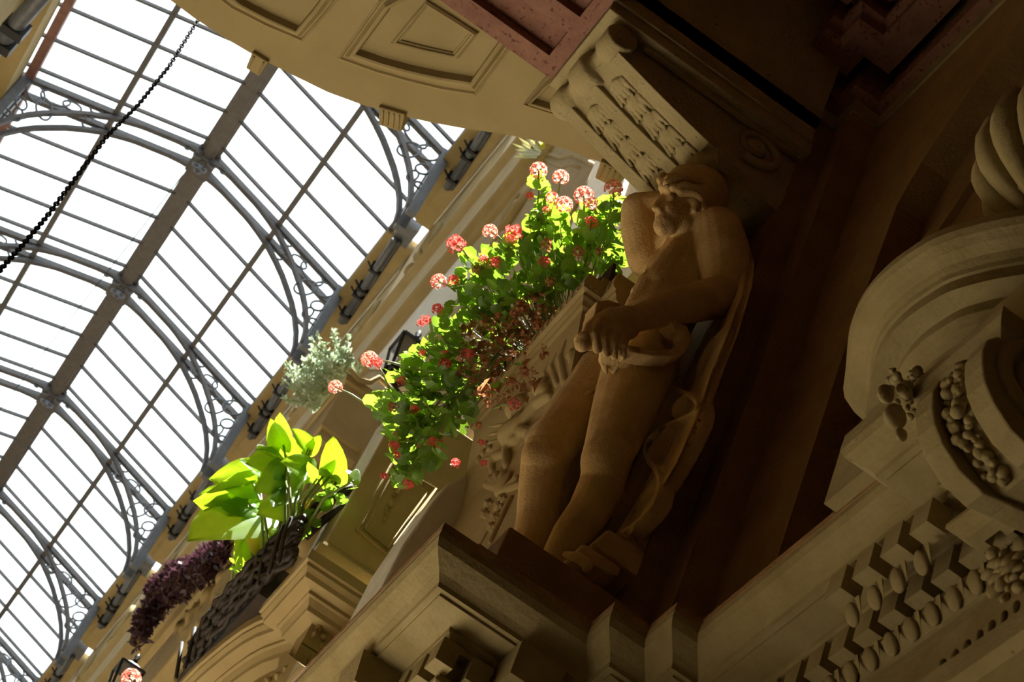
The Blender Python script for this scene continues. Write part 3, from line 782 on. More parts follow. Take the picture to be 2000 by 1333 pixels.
# upper balcony with silver plant
balc3 = thing('balcony', (1.4, 11.8, 11.7), 'blurred tan upper balcony under the silver plant', 'balcony')
P3 = [(1.655, 11.30), (1.235, 11.30), (1.235, 12.5), (1.655, 12.5)]
MB().sweep(P3, [(0, 12.08), (0, 12.02), (.02, 12.0), (.02, 11.55), (.04, 11.53), (.04, 11.45), (.08, 11.42), (.12, 11.36), (.3, 11.34), (.3, 12.08)], side=1).build('parapet', 'plaster_tan', balc3)
MB().tube([atY(px, py, 11.28) for px, py in ((684,722),(700,742),(722,748),(740,738),(755,752),(770,770))], .022, 8).build('parapet_moulding', 'plaster_cream', balc3, True)
for y in (11.55, 12.25):
    m = MB(); m.tube([(1.34+.0*i, y, 11.36-.0*i) for i in range(2)], .01, 6)
    pts = [(1.42+.13*(1-i/30)*math.cos(.45*i), y, 11.15+.15*(1-i/30)*math.sin(.45*i)) for i in range(26)]
    MB().tube(pts, .065, 8).box((1.45, y-.07, 10.7), (1.655, y+.07, 11.34)).build('console', 'plaster_tan', balc3, True)
slab_px([(640,870),(700,800),(760,850),(690,930)], 1.60, .06, 'trim_16', 'plaster_tan', 'carved tan spandrel under the upper balcony')
for (px, py, r) in ((688,846,20),(672,872,14),(706,868,12),(716,838,10)):
    c = atX(px, py, 1.58); rr = mpp(c, r)
    MB().tube([(1.575, c.y+rr*(1-i/34)*math.cos(.42*i), c.z+rr*(1-i/34)*math.sin(.42*i)) for i in range(30)], rr*.28, 8).build('spandrel_scroll', 'plaster_tan', bpy.data.objects['trim_16'], True)
# balcony with purple plant, carved underside
balc4 = thing('balcony', (1.45, 15.0, 11.8), 'blurred tan balcony with carved apron under the purple plant', 'balcony')
MB().sweep([(1.655, 13.4), (1.33, 13.4), (1.33, 16.6), (1.655, 16.6)], [(0, 12.05), (0, 11.95), (.03, 11.92), (.06, 11.85), (.10, 11.82), (.3, 11.80), (.3, 12.05)], side=1).build('slab', 'plaster_tan', balc4)
m = MB(); n_ = 0
while n_ < 46:
    px, py = rnd.uniform(335, 445), rnd.uniform(1085, 1240); P = atX(px, py, 1.44)
    if not (10.9 < P.z < 11.85 and 13.4 < P.y < 16.5): n_ += .02; continue
    n_ += 1; r = mpp(P, rnd.uniform(7, 13)); m.ell(P, (r*.8, r*rnd.uniform(.7, 1.3), r), Euler((rnd.uniform(0, 3), 0, 0)), 10, 7)
for (px, py, r) in ((398,1160,16),(368,1200,14),(425,1125,12)):
    P = atX(px, py, 1.40); rr = mpp(P, r)
    m.tube([(P.x, P.y+rr*(1-i/34)*math.cos(.42*i), P.z+rr*(1-i/34)*math.sin(.42*i)) for i in range(30)], rr*.3, 8)
m.box((1.44, 13.45, 11.0), (1.655, 16.5, 11.83))
remesh(m, 'apron_carving', 'plaster_tan', .028, balc4, 2, kind='stuff')
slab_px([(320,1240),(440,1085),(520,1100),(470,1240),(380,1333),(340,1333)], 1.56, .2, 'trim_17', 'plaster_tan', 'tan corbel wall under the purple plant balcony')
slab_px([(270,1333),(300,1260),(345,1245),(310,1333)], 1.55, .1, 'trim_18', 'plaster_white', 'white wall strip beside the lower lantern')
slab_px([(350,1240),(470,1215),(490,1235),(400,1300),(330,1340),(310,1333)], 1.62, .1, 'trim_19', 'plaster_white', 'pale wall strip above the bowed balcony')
# left eave
struct(MB().box((-3.2, 5.9, 17.0), (LEX-.02, 34, 17.42)), 'trim_20', 'plaster_tan', 'tan eave of the court front across the passage')
p = atZ(-30, 118, 15.9); q = atZ(125, -60, 15.9)
g = thing('eave_pipe', tuple(p), 'dark lead pipe running along the far left eave', 'pipe')
MB().tube([p, p.lerp(q, .5), q], .085, 10).build('pipe', 'lead_grey', g, True)
for u in (.22, .38):
    c = p.lerp(q, u); MB().box((c.x-.09, c.y-.05, c.z-.1), (c.x+.13, c.y+.05, c.z+.1)).build('clamp', 'iron_dark', g)
# ================================================================== STATUE
pd = thing('statue_pedestal', (1.5, 5.35, 5.85), 'brown stepped stone pedestal under the statue feet', 'pedestal')
MB().box((1.158, 4.955, 5.85), (XB+.0, 5.64, 5.915)).build('lower_step', 'pier_brown', pd, bevel=.008)
MB().box((1.252, 5.05, 5.91), (XB+.0, 5.64, 6.13)).build('block', 'pier_brown', pd, bevel=.008)
st = thing('atlas_statue', (1.5, 5.4, 6.13), 'sandstone statue of a nude man leaning under the bracket, one arm behind head', 'statue')
def J(px, py, Y): return atY(px, py, Y)
def limb(m, pts):
    """pts: (px,py,Y,radius px)"""
    Q = [J(a, b, c) for a, b, c, r in pts]; R_ = [mpp(q, p[3]) for q, p in zip(Q, pts)]
    for i in range(len(Q)-1): m.cap(Q[i], Q[i+1], R_[i], R_[i+1], 16)
def blob(m, px, py, Y, r, sc=(1, 1, 1), rot=None):
    P = J(px, py, Y); q = mpp(P, r); m.ell(P, (q*sc[0], q*sc[1], q*sc[2]), rot, 16, 10)
b = MB()
# torso: two parallel columns (his left toward us, his right away) plus chest, belly
limb(b, [(1362,490,5.36,66),(1318,575,5.37,66),(1262,672,5.36,68)])
limb(b, [(1330,520,5.52,60),(1288,605,5.50,60),(1235,690,5.47,62)])
limb(b, [(1385,455,5.30,44),(1330,470,5.45,44),(1300,500,5.56,42)])          # collar line
blob(b, 1322,515,5.36,44, (.9,1.2,1.0)); blob(b, 1298,535,5.50,42, (.9,1.1,1.0)); limb(b, [(1330,505,5.33,40),(1290,560,5.34,40)])   # pectorals
limb(b, [(1275,560,5.36,34),(1247,620,5.37,34),(1228,668,5.38,36)])             # belly front
limb(b, [(1266,570,5.44,30),(1238,630,5.44,32)])
blob(b, 1245,705,5.41,84, (1,1.15,.85))
for k in range(4):                                                             # ribs and flank
    limb(b, [(1352-k*14,548+k*20,5.275,9),(1318-k*12,556+k*22,5.27,10),(1284-k*10,574+k*21,5.30,8)])
for k in range(3):                                                             # belly muscles
    blob(b, 1262-k*13,570+k*30,5.345,21, (1,.9,.9)); blob(b, 1250-k*12,574+k*30,5.42,20, (1,.9,.9))                                         # pelvis
limb(b, [(1372,458,5.37,42),(1352,425,5.28,38)])                                # neck
# near leg
limb(b, [(1250,712,5.33,72),(1222,795,5.30,66),(1190,880,5.26,51),(1180,905,5.26,48)])
limb(b, [(1190,880,5.26,50),(1176,945,5.30,45),(1150,1000,5.33,42),(1115,1045,5.34,38),(1080,1105,5.35,30),(1062,1150,5.36,30)])
blob(b, 1172,884,5.25,36, (.9,.9,1.2)); blob(b, 1190,975,5.36,36)
# far leg
limb(b, [(1185,735,5.50,62),(1135,800,5.53,57),(1076,872,5.52,50),(1062,905,5.52,46)])
limb(b, [(1066,890,5.52,48),(1056,950,5.55,44),(1050,1010,5.57,42),(1035,1065,5.57,36),(1010,1130,5.57,30),(1000,1165,5.56,30)])
blob(b, 1052,890,5.51,36, (.9,.9,1.2)); blob(b, 1072,960,5.59,34)
# feet
F1, F2 = J(1062,1150,5.36), J(1000,1165,5.56)
for P, dy in ((F1, -.03), (F2, .02)):
    b.cap(Vector((P.x+.03, P.y, 6.19)), Vector((P.x-.13, P.y+dy, 6.165)), .055, .038, 12)
    b.cap(Vector((P.x, P.y, P.z)), Vector((P.x+.02, P.y, 6.19)), .052, .055, 12)
# near arm across the belly
limb(b, [(1402,452,5.22,50),(1412,500,5.19,53),(1418,548,5.18,48),(1413,582,5.17,42)])
limb(b, [(1413,578,5.17,43),(1360,590,5.14,41),(1300,604,5.12,35),(1245,622,5.12,27),(1218,632,5.12,29)])
blob(b, 1378,440,5.26,40)
# hand
limb(b, [(1222,626,5.12,30),(1190,628,5.11,26)]); limb(b, [(1225,640,5.11,26),(1200,646,5.10,24)])
for (a0, a1, a2) in (((1172,628),(1160,654),(1166,684)), ((1189,634),(1178,662),(1183,692)), ((1206,642),(1197,670),(1200,697)), ((1223,652),(1216,676),(1217,698))):
    limb(b, [(*a0, 5.09, 10.5), (*a1, 5.065, 9), (*a2, 5.085, 8)])
limb(b, [(1172,622,5.12,12),(1150,640,5.10,10.5),(1142,664,5.085,9)])            # thumb
# far arm folded behind the head
limb(b, [(1290,505,5.58,42),(1262,505,5.59,38),(1250,450,5.58,38),(1246,412,5.56,34)])
limb(b, [(1246,408,5.56,33),(1285,400,5.50,28),(1330,402,5.43,22),(1368,402,5.38,20)])
# head
blob(b, 1357,388,5.290,57, (1.05,.92,1.0)); blob(b, 1335,388,5.290,50, (.95,.85,1.0))
limb(b, [(1330,398,5.290,44),(1312,425,5.290,33),(1299,440,5.290,24)])
blob(b, 1293,446,5.290,16); limb(b, [(1350,410,5.290,42),(1330,440,5.290,28)])
limb(b, [(1301,386,5.290,13),(1288,399,5.290,10),(1281,407,5.290,8.5)]); blob(b, 1287,409,5.265,7); blob(b, 1288,409,5.310,7)
limb(b, [(1305,368,5.235,11),(1296,367,5.290,11),(1300,366,5.340,11)])            # brow
limb(b, [(1297,421,5.260,6),(1284,420,5.290,6),(1294,420,5.320,6)]); limb(b, [(1297,429,5.260,6),(1287,429,5.290,6.5),(1295,428,5.320,6)])
blob(b, 1311,386,5.235,9, (1,.8,.8))
blob(b, 1318,410,5.242,18, (1.1,.5,1.2))                                            # cheek
limb(b, [(1352,392,5.205,8),(1362,400,5.200,8),(1356,412,5.205,7)])              # ear
body = remesh(b, 'body', 'sandstone', .0052, st, 4)
# hair
h = MB()
blob(h, 1366,378,5.290,58, (1.05,.98,.95)); blob(h, 1345,360,5.290,44, (1,.95,.8))
for pts in ([(1303,358,5.230),(1322,348,5.210),(1350,349,5.190),(1378,362,5.200),(1396,385,5.220)],
            [(1306,350,5.270),(1330,338,5.270),(1360,338,5.250),(1390,352,5.250),(1408,378,5.270)],
            [(1316,368,5.215),(1340,362,5.190),(1362,370,5.185),(1378,388,5.190),(1386,410,5.210)],
            [(1330,376,5.205),(1352,376,5.190),(1368,388,5.185),(1374,408,5.200),(1372,424,5.220)],
            [(1300,352,5.330),(1320,340,5.350),(1350,335,5.340)], [(1297,362,5.290),(1290,352,5.310),(1296,343,5.330)]):
    limb(h, [(*p, 9.5-.8*i) for i, p in enumerate(pts)])
remesh(h, 'hair', 'sandstone', .006, body, 2)
# cape and drapery: heavy folds hanging from the shoulders down his back
d = MB()
def xlimb(m, X, pts):
    Q = [atX(p[0], p[1], X if len(p) < 4 else p[3]) for p in pts]; R_ = [mpp(q, p[2]) for q, p in zip(Q, pts)]
    for i in range(len(Q)-1): m.cap(Q[i], Q[i+1], R_[i], R_[i+1], 12)
# sheet of the cape: outer edge against the pilaster, inner edge behind the body, rippled
OE = [(1428,372),(1446,425),(1462,475),(1474,518),(1469,560),(1446,640),(1414,725),(1380,815),(1334,915),(1276,1005),(1219,1078)]
IE = [(1408,385),(1412,435),(1418,490),(1420,540),(1408,590),(1372,660),(1340,725),(1330,790),(1296,880),(1240,985),(1190,1066)]
nv, nu = 60, 22
def edge(E_, v):
    t = v*(len(E_)-1); k = min(int(t), len(E_)-2); f_ = t-k; return (E_[k][0]*(1-f_)+E_[k+1][0]*f_, E_[k][1]*(1-f_)+E_[k+1][1]*f_)
k0 = len(d.v)
for lay in (0, 1):
    for i in range(nv+1):
        v = i/nv; o_, n_ = edge(OE, v), edge(IE, v)
        for j in range(nu+1):
            u = j/nu; px, py = o_[0]*(1-u)+n_[0]*u, o_[1]*(1-u)+n_[1]*u
            X_ = 1.722-.03*math.sin(min(1, u*1.2)*math.pi)-.012*math.cos(u*13+v*2.5)-.006*math.cos(u*29-v*4)
            p = atX(px, py, X_) if not lay else atX(px, py, 1.78)
            d.v.append(p)
W_ = nu+1; S_ = (nv+1)*W_
for i in range(nv):
    for j in range(nu):
        a_ = k0+i*W_+j; d.f.append([a_, a_+1, a_+W_+1, a_+W_]); d.f.append([a_+S_, a_+S_+W_, a_+S_+W_+1, a_+S_+1])
for i in range(nv):
    for j in (0, nu):
        a_ = k0+i*W_+j; q_ = [a_, a_+W_, a_+W_+S_, a_+S_]; d.f.append(q_ if j == 0 else q_[::-1])
for j in range(nu):
    for i in (0, nv):
        a_ = k0+i*W_+j; q_ = [a_, a_+S_, a_+S_+1, a_+1]; d.f.append(q_ if i == 0 else q_[::-1])
# swag of cloth by the thigh: flat pouches with thin rolled lips
def pouch(px, py, X_, a, b_, ang, th=.35):
    P = atX(px, py, X_); ra, rb2 = mpp(P, a), mpp(P, b_)
    ux = (_R*math.cos(ang)-_U*math.sin(ang)); uy = (_R*math.sin(ang)+_U*math.cos(ang)); M_ = Matrix((ux, uy, -_F)).transposed()
    k = len(d.v); e_ = MB().ell((0, 0, 0), (ra, rb2, rb2*th), None, 18, 10)
    d.add([P+M_@v for v in e_.v], e_.f)
pouch(1352,795,1.715,44,30,-.4,.4); pouch(1308,868,1.712,62,30,-.8,.4); pouch(1276,965,1.712,60,20,-1.0,.5); pouch(1395,690,1.71,60,22,-1.0,.5)
def hem(pts, X_, dx, th):
    """cloth edge seen end on: a thin curtain following a wavy line, hanging back toward the wall"""
    Q = [atX(px, py, X_) for px, py in pts]; fine_ = []
    for i in range(len(Q)-1):
        for t_ in (0, .33, .66): fine_.append(Q[i].lerp(Q[i+1], t_))
    fine_.append(Q[-1])
    for _ in range(2): fine_ = [fine_[0]]+[(fine_[i-1]+fine_[i]*2+fine_[i+1])/4 for i in range(1, len(fine_)-1)]+[fine_[-1]]
    n_ = len(fine_); k = len(d.v)
    for i, q in enumerate(fine_):
        t_ = (fine_[min(i+1, n_-1)]-fine_[max(i-1, 0)]).normalized(); nn = t_.cross(Vector((1, 0, 0))).normalized()*th
        d.v += [q-nn, q+nn, q+nn*1.3+Vector((dx, 0, 0)), q-nn*1.3+Vector((dx, 0, 0))]
    for i in range(n_-1):
        for j in range(4): d.f.append([k+i*4+j, k+i*4+(j+1) % 4, k+i*4+4+(j+1) % 4, k+i*4+4+j])
    e_ = k+(n_-1)*4; d.f += [[k, k+3, k+2, k+1], [e_, e_+1, e_+2, e_+3]]
hem([(1318,728),(1308,742),(1320,762),(1345,770),(1362,788),(1352,806),(1325,818),(1292,832),(1266,850),(1256,872),(1262,898),(1278,916),(1287,942),(1277,982),(1240,1020),(1204,1048)], 1.665, .07, .009)
hem([(1400,650),(1372,720),(1362,760),(1380,800),(1352,862),(1312,930),(1262,1000)], 1.70, .05, .007)
# cloth bunched on the far hip
limb(d, [(1170,716,5.46,7),(1142,732,5.47,7),(1108,762,5.50,7)]); limb(d, [(1176,733,5.42,6),(1150,748,5.43,7),(1120,772,5.47,7)]); limb(d, [(1180,750,5.40,6),(1150,766,5.42,6),(1128,785,5.46,6)])
drape = remesh(d, 'drapery', 'sandstone', .007, st, 3)
# carved ribbon he grips, with a curled hook end
r = MB()
limb(r, [(1136,674,5.10,15),(1150,672,5.11,13),(1180,680,5.13,11),(1220,690,5.13,11)])
blob(r, 1137,664,5.10,20, (.8,1,.8))
def ribbon(m, pts, wy, th):
    Q = [J(*p) for p in pts]
    for i in range(len(Q)-1):
        t = (Q[i+1]-Q[i]); e_ = t.normalized()*th*.4
        m.beam(Q[i]-e_, Q[i+1]+e_, wy, th, up=t.cross(Vector((0, 1, 0))))
ribbon(r, [(1222,692,5.14),(1262,699,5.14),(1300,700,5.14),(1324,690,5.14),(1335,670,5.14),(1328,653,5.14),(1312,647,5.14),(1304,637,5.14),(1308,626,5.14)], .075, .03)
ribbon(r, [(1206,613,5.16),(1180,605,5.16),(1160,607,5.16)], .09, .026); ribbon(r, [(1160,607,5.16),(1153,636,5.15)], .09, .026)
remesh(r, 'carved_ribbon', 'sandstone', .0055, body, 2)
# loin cloth gathered under the hand, thin creases running down onto the thigh
q = MB()
for k in range(8):
    x = 1172+k*8; limb(q, [(x+2,690+k*1.5,5.15+k*.004,4.5), (x+2,704+k*2,5.21,5), (1196+(k-3.5)*4.5,724+6*math.sin(k*2.1),5.245,4)])
limb(q, [(1180,704,5.25,12),(1212,712,5.26,12),(1240,716,5.28,10)])
remesh(q, 'loin_cloth', 'sandstone', .005, st, 2)
# rock and slabs behind the feet
def px_block(pts, Ya, Yb, nm, par=st, mat='sandstone', bev=.012):
    A = [J(px, py, Ya) for px, py in pts]; B = [p+Vector((0, Yb-Ya, 0)) for p in A]; k = len(A); m = MB()
    m.v += A+B
    for i in range(k): m.f.append([i, (i+1) % k, k+(i+1) % k, k+i])
    m.f += [list(range(k)), list(range(k, 2*k))[::-1]]
    return m.build(nm, mat, par, bevel=bev)
px_block([(1122,1082),(1140,1060),(1215,1108),(1210,1125),(1195,1125)], 5.16, 5.45, 'base_slab')
px_block([(1155,1062),(1190,1032),(1262,1078),(1250,1130),(1222,1110)], 5.18, 5.50, 'base_slab')
slab3 = px_block([(1205,1040),(1262,1006),(1288,1012),(1296,1035),(1262,1120),(1250,1080)], 5.20, 5.52, 'base_slab')
for k in range(7):
    a = (1220+k*9.5, 1046-k*4); c = (1250+k*2.5, 1090-k*2)
    MB().tube([J(*a, 5.198), J(*c, 5.198)], .006, 5).build('base_flute', 'sandstone', slab3, True)
limb_m = MB(); limb(limb_m, [(1105,1084,5.2,8),(1130,1090,5.14,12),(1148,1102,5.12,12),(1146,1112,5.12,10)])
remesh(limb_m, 'base_stone', 'sandstone', .008, st, 2)
# ================================================================== RELIEF of winged cherub on the mezzanine wall
rl = thing('cherub_relief', (1.34, 6.2, 6.3), 'carved stucco relief of a winged cherub with shell behind the statue legs', 'relief')
RX = 1.44
def rsurf(px, py, dx=0):
    """where the line of sight meets the coved wall"""
    X_ = 1.40
    for _ in range(30):
        P = atX(px, py, X_); X_ = .6*X_+.4*max(1.345, min(1.44, 1.44-.095*(P.z-7.55)/.47))
    P = atX(px, py, X_)
    if P.y < 5.86: P = atX(px, py, 1.44)
    return Vector((P.x+dx, P.y, min(P.z, 7.95)))
def rb(m, px, py, r, sc=(1, 1, 1), dx=0, rot=None):
    P = rsurf(px, py, dx); q = mpp(P, r); m.ell(P, (q*sc[0], q*sc[1], q*sc[2]), rot, 12, 8)
def rlimb(m, pts, dx=0):
    Q = [rsurf(p[0], p[1], dx) for p in pts]; R_ = [mpp(q, p[2]) for q, p in zip(Q, pts)]
    for i in range(len(Q)-1): m.cap(Q[i], Q[i+1], R_[i], R_[i+1], 10)
# wing feathers, each its own
for pts in ([(1150,640,9),(1140,680,14),(1146,720,16)], [(1128,650,9),(1116,690,14),(1124,735,16)], [(1104,668,9),(1094,700,13),(1104,745,14)], [(1086,690,8),(1076,716,11),(1088,750,12)], [(1070,708,7),(1062,728,9),(1070,752,10)],
            [(1165,660,9),(1160,690,13),(1165,720,13)]):
    m = MB(); rlimb(m, pts, .012); remesh(m, 'wing_feather', 'plaster_tan', .007, rl, 2)
m = MB(); P = rsurf(1114, 738); q = mpp(P, 21); m.lathe(P+Vector((.03, 0, 0)), P-Vector((.03, 0, 0)), [(0, q), (.7, q), (.85, q*.85), (.9, q*.6), (1, q*.05)], 20); m.build('scroll_disc', 'plaster_tan', rl, True)
# cherub: head, torso, arms in one skin
m = MB()
rb(m, 1008, 800, 24); rb(m, 1018, 788, 20); rlimb(m, [(1015,815,13),(1022,830,22),(1000,850,30)])
rlimb(m, [(1030,820,18),(1050,790,15),(1075,775,13)]); rlimb(m, [(1000,835,18),(1045,850,12)])
rlimb(m, [(1012,860,14),(996,862,13),(990,880,12),(992,910,12)]); rlimb(m, [(1060,830,16),(1040,855,18)])
rlimb(m, [(1055,760,18),(1070,765,16)]); rb(m, 1065, 748, 14)
remesh(m, 'cherub', 'plaster_tan', .008, rl, 3)
m = MB(); rlimb(m, [(985,888,11),(968,893,11),(962,910,11),(964,922,10)]); remesh(m, 'cherub_arm', 'plaster_tan', .007, rl, 3)
for k in range(6):     # folds of cloth on the wall behind
    m = MB(); y = 805+k*16; rlimb(m, [(1000-k*6, y+20, 5), (970-k*5, y+26, 7), (952-k*4, y+28, 5)], .01); remesh(m, 'cloth_fold', 'plaster_tan', .007, rl, 2)
# shell
m = MB()
for k in range(7):
    a = -1.2+k*.4; cx, cy = 985, 928
    rlimb(m, [(cx, cy+32, 9), (cx+36*math.sin(a), cy+32-34*math.cos(a), 10)])
rb(m, 985, 948, 30, (.5, 1, 1))
remesh(m, 'shell', 'plaster_tan', .007, rl, 3)
for (fx, fy) in ((955, 985), (975, 990), (948, 1005), (968, 1012), (982, 975), (962, 1030)):
    m = MB()
    for k in range(5):
        a = k*1.257; rb(m, fx+5*math.cos(a), fy+5*math.sin(a), 7.0)
    rb(m, fx, fy, 5.5, dx=-.006); m.build('carved_flower', 'plaster_tan', rl, True)
rlimb_m = MB(); rlimb(rlimb_m, [(1000,975,8),(960,1060,8)]); rlimb(rlimb_m, [(975,1000,4),(930,1080,4)]); rlimb_m.build('carved_strap', 'plaster_tan', rl, True)
for (fx, fy, r) in ((945,885,8),(936,898,9),(950,868,7),(958,876,8)):
    m = MB(); rb(m, fx, fy, r, (.8, 1, 1.2)); m.build('carved_leaf', 'plaster_tan', rl, True)
# fruit festoon under balcony 2
fs2 = thing('fruit_festoon', (1.36, 8.6, 6.9), 'carved fruit and leaf festoon under the bowed balcony', 'relief')
for i, (px, py, r) in enumerate(((617,1205,14),(622,1228,11),(632,1245,10),(612,1240,10),(640,1230,9),(628,1262,9),(606,1290,13),(590,1300,12),(612,1310,14),(575,1318,12),(560,1308,10),(545,1322,13),(595,1325,12),(525,1330,10))):
    P = atX(px, py, 1.34) if px < 575 else atY(px, py, 8.198); q = mpp(P, r)
    m = MB()
    if i % 3 == 0: m.tube([(P.x, P.y+q*(1-k/40)*math.cos(.4*k), P.z+q*(1-k/40)*math.sin(.4*k)) for k in range(32)], q*.3, 6); m.ell(P, q*.45, None, 10, 7)
    else: m.ell(P, (q*.7, q*.7, q*.8), Euler((i, 0, 0)), 12, 8); m.ell(P+Vector((-.01, q*.5, q*.4)), (q*.4, q*.5, q*.4), None, 8, 6)
    m.build('carved_fruit', 'plaster_tan', fs2, True)
slab_px([(560,1275),(545,1285),(540,1333),(560,1333),(590,1300)], 1.335, .08, 'trim_21', 'plaster_tan', 'small corbel face beside the carved festoon')

# ================================================================== BOWED CORNICE, console and urn on the vestibule wall
ZC = 6.30
top_px = [(1640,790),(1652,728),(1656,650),(1672,602),(1700,560),(1738,522),(1780,492),(1815,470),(1850,455),(1920,435),(2000,420),(2090,410),(2180,412)]
cpath = []
for px, py in top_px:
    p = atZ(px, py, ZC); cpath.append((p.x, p.y))
cpath = [(2.13, cpath[0][1]+.005)] + cpath + [(2.13, cpath[-1][1]-.25)]
hood = thing('bowed_cornice', (1.85, 3.5, 5.83), 'cream bowed cornice with heavy mouldings on the dark side wall', 'cornice')
HP = [(0, ZC+.03), (0, ZC), (.012, ZC-.02), (.035, ZC-.04), (.065, ZC-.055), (.08, ZC-.075), (.085, ZC-.09), (.095, ZC-.09), (.095, ZC-.135), (.165, ZC-.125), (.165, ZC-.165), (.185, ZC-.19), (.215, ZC-.20), (.22, ZC-.23), (.32, ZC-.235), (.32, ZC+.03)]
def sweep_n(path, prof):
    """smooth offset sweep along an arbitrary plan curve, inward = away from the passage"""
    P = [Vector((a, b_)) for a, b_ in path]; n = len(P); m = MB(); k = len(prof)
    for i in range(n):
        d = (P[min(i+1, n-1)]-P[max(i-1, 0)]).normalized(); nn = Vector((-d.y, d.x))
        if nn.x < -.3: nn = -nn
        for o_, z in prof:
            q = P[i]+nn*o_; m.v.append(Vector((min(q.x, 2.16), q.y, z)))
    for i in range(n-1):
        for j in range(k):
            a = i*k+j; b2 = i*k+(j+1) % k; m.f.append([a, b2, b2+k, a+k])
    m.f += [list(range(k))[::-1], [(n-1)*k+j for j in range(k)]]
    return m
fine = []
for i in range(len(cpath)-1):
    a, b2 = Vector(cpath[i]), Vector(cpath[i+1])
    for t_ in (0, .25, .5, .75): fine.append(a.lerp(b2, t_))
fine.append(Vector(cpath[-1]))
for _ in range(3):
    fine = [fine[0]]+[(fine[i-1]+fine[i]*2+fine[i+1])/4 for i in range(1, len(fine)-1)]+[fine[-1]]
core = [p for p in fine]
sweep_n([(p.x, p.y) for p in core], HP).build('cornice', 'plaster_cream', hood, bevel=0)
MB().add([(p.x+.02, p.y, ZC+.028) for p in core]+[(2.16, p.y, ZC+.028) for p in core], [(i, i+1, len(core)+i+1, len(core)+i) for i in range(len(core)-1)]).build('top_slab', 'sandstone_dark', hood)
MB().sweep([(2.13, 3.92), (XR+.10, 3.92), (XR+.10, 1.6)], [(0, 6.13), (0, 5.84), (.3, 5.84), (.3, 6.13)], side=-1).build('neck_block', 'plaster_cream', hood)
# scroll console under the bow, two raised bands with a fruit garland in the groove
cons = thing('scroll_console', (1.8, 3.15, 5.4), 'cream scroll console with fruit garland under the bowed cornice', 'console')
CPF = [(1.66, 5.70), (1.635, 5.665), (1.628, 5.62), (1.637, 5.57), (1.655, 5.52), (1.69, 5.475), (1.75, 5.43), (1.83, 5.41), (1.90, 5.43)]
def cstrip(dx, ya, yb, nm, back=2.03, bev=.006):
    F_ = [(x+dx, z+dx*.6) for x, z in CPF]; P_ = F_+[(back, F_[-1][1]+.03), (back, F_[0][1])]; k = len(P_); m = MB()
    m.v += [Vector((x, ya, z)) for x, z in P_]+[Vector((x, yb, z)) for x, z in P_]
    for i in range(k): m.f.append([i, (i+1) % k, k+(i+1) % k, k+i])
    m.f += [list(range(k)), list(range(k, 2*k))[::-1]]
    return m.build(nm, 'plaster_cream', cons, bevel=bev)
YA, YBn = 3.265, 3.00
cstrip(.045, YBn+.01, YA-.01, 'body')
cstrip(0, YA-.072, YA, 'raised_band'); cstrip(0, YBn, YBn+.072, 'raised_band')
for i in range(30):
    u = (i+rnd.random()*.6)/30; t = u*(len(CPF)-2); k = min(int(t), len(CPF)-2); x = CPF[k][0]*(1-t+k)+CPF[k+1][0]*(t-k); z = CPF[k][1]*(1-t+k)+CPF[k+1][1]*(t-k)
    for q_ in range(3 if u < .35 else 2):
        r = rnd.uniform(.010, .020); m = MB(); m.ell((x+.03+rnd.uniform(-.01, .01), YA-.115+rnd.uniform(-.032, .03), z+.02+rnd.uniform(-.01, .01)), (r, r*rnd.uniform(.7, 1.2), r*rnd.uniform(.7, 1.2)), Euler((rnd.random()*3, rnd.random()*3, 0)), 8, 6)
        m.build('garland_fruit', 'plaster_cream', cons, True)
# side volute facing the vestibule
MB().tube([(1.80+.12*(1-i/34)*math.cos(.42*i+2), YBn-.002, 5.62+.12*(1-i/34)*math.sin(.42*i+2)) for i in range(32)], .022, 8).build('volute', 'plaster_cream', cons, True)
# fruit and leaves tucked under the bow beside the console
cl1 = thing('fruit_cluster', (1.75, 3.4, 5.95), 'carved fruit cluster tucked under the bowed cornice beside the console', 'carving')
for i in range(60):
    px, py = 1775+max(-38, min(38, rnd.gauss(0, 20))), 770+max(-45, min(45, rnd.gauss(0, 26))); P = atY(px, py, 3.40+rnd.uniform(-.03, .03)); q = mpp(P, rnd.uniform(6, 12)); m = MB()
    m.ell(P, (q, q*rnd.uniform(.45, 1.2), q*rnd.uniform(.5, 1.1)), Euler((rnd.random()*3, rnd.random()*3, 0)), 10, 7); m.build('carved_fruit', 'plaster_cream', cl1, True)
for px, py, r in ((1748, 815, 30), (1730, 770, 22), (1855, 735, 28), (1760, 850, 16)):
    P = atY(px, py, 3.38); q = mpp(P, r); m = MB(); m.ell(P, (q*.9, q*.6, q*1.1), Euler((0, .5, .3)), 14, 9); m.build('carved_leaf', 'plaster_cream', cl1, True)
# second carved cluster and console lower down the wall
cl2 = thing('carved_rosette', (2.0, 2.75, 5.1), 'carved acanthus rosette below the scroll console', 'carving')
for i in range(22):
    a = i*2.4; rr = 6+i*2.2; px, py = 1965+rr*math.cos(a)*.8, 1120+rr*math.sin(a)
    P = atX(px, py, 1.93); q = mpp(P, 15+rnd.uniform(0, 9)); m = MB()
    m.ell(P, (q*.6, q*1.1, q*.7), Euler((a, .4, 0)), 10, 7); m.build('acanthus_lobe', 'plaster_cream', cl2, True)
for k in range(9):
    px = 1840+k*24; py = 1300-k*19
    P = atX(px, py, 2.0); q = mpp(P, 9); m = MB(); m.ell(P, (q, q*.6, q*1.6), Euler((.5, 0, 0)), 8, 6); m.build('acanthus_lobe', 'plaster_cream', cl2, True)
MB().sweep([(1.97, 4.2), (1.97, 0.5)], [(0, 5.10), (0, 5.02), (.03, 5.0), (.05, 4.9), (.10, 4.9), (.10, 5.10)], side=-1).build('ledge', 'plaster_cream', cl2)
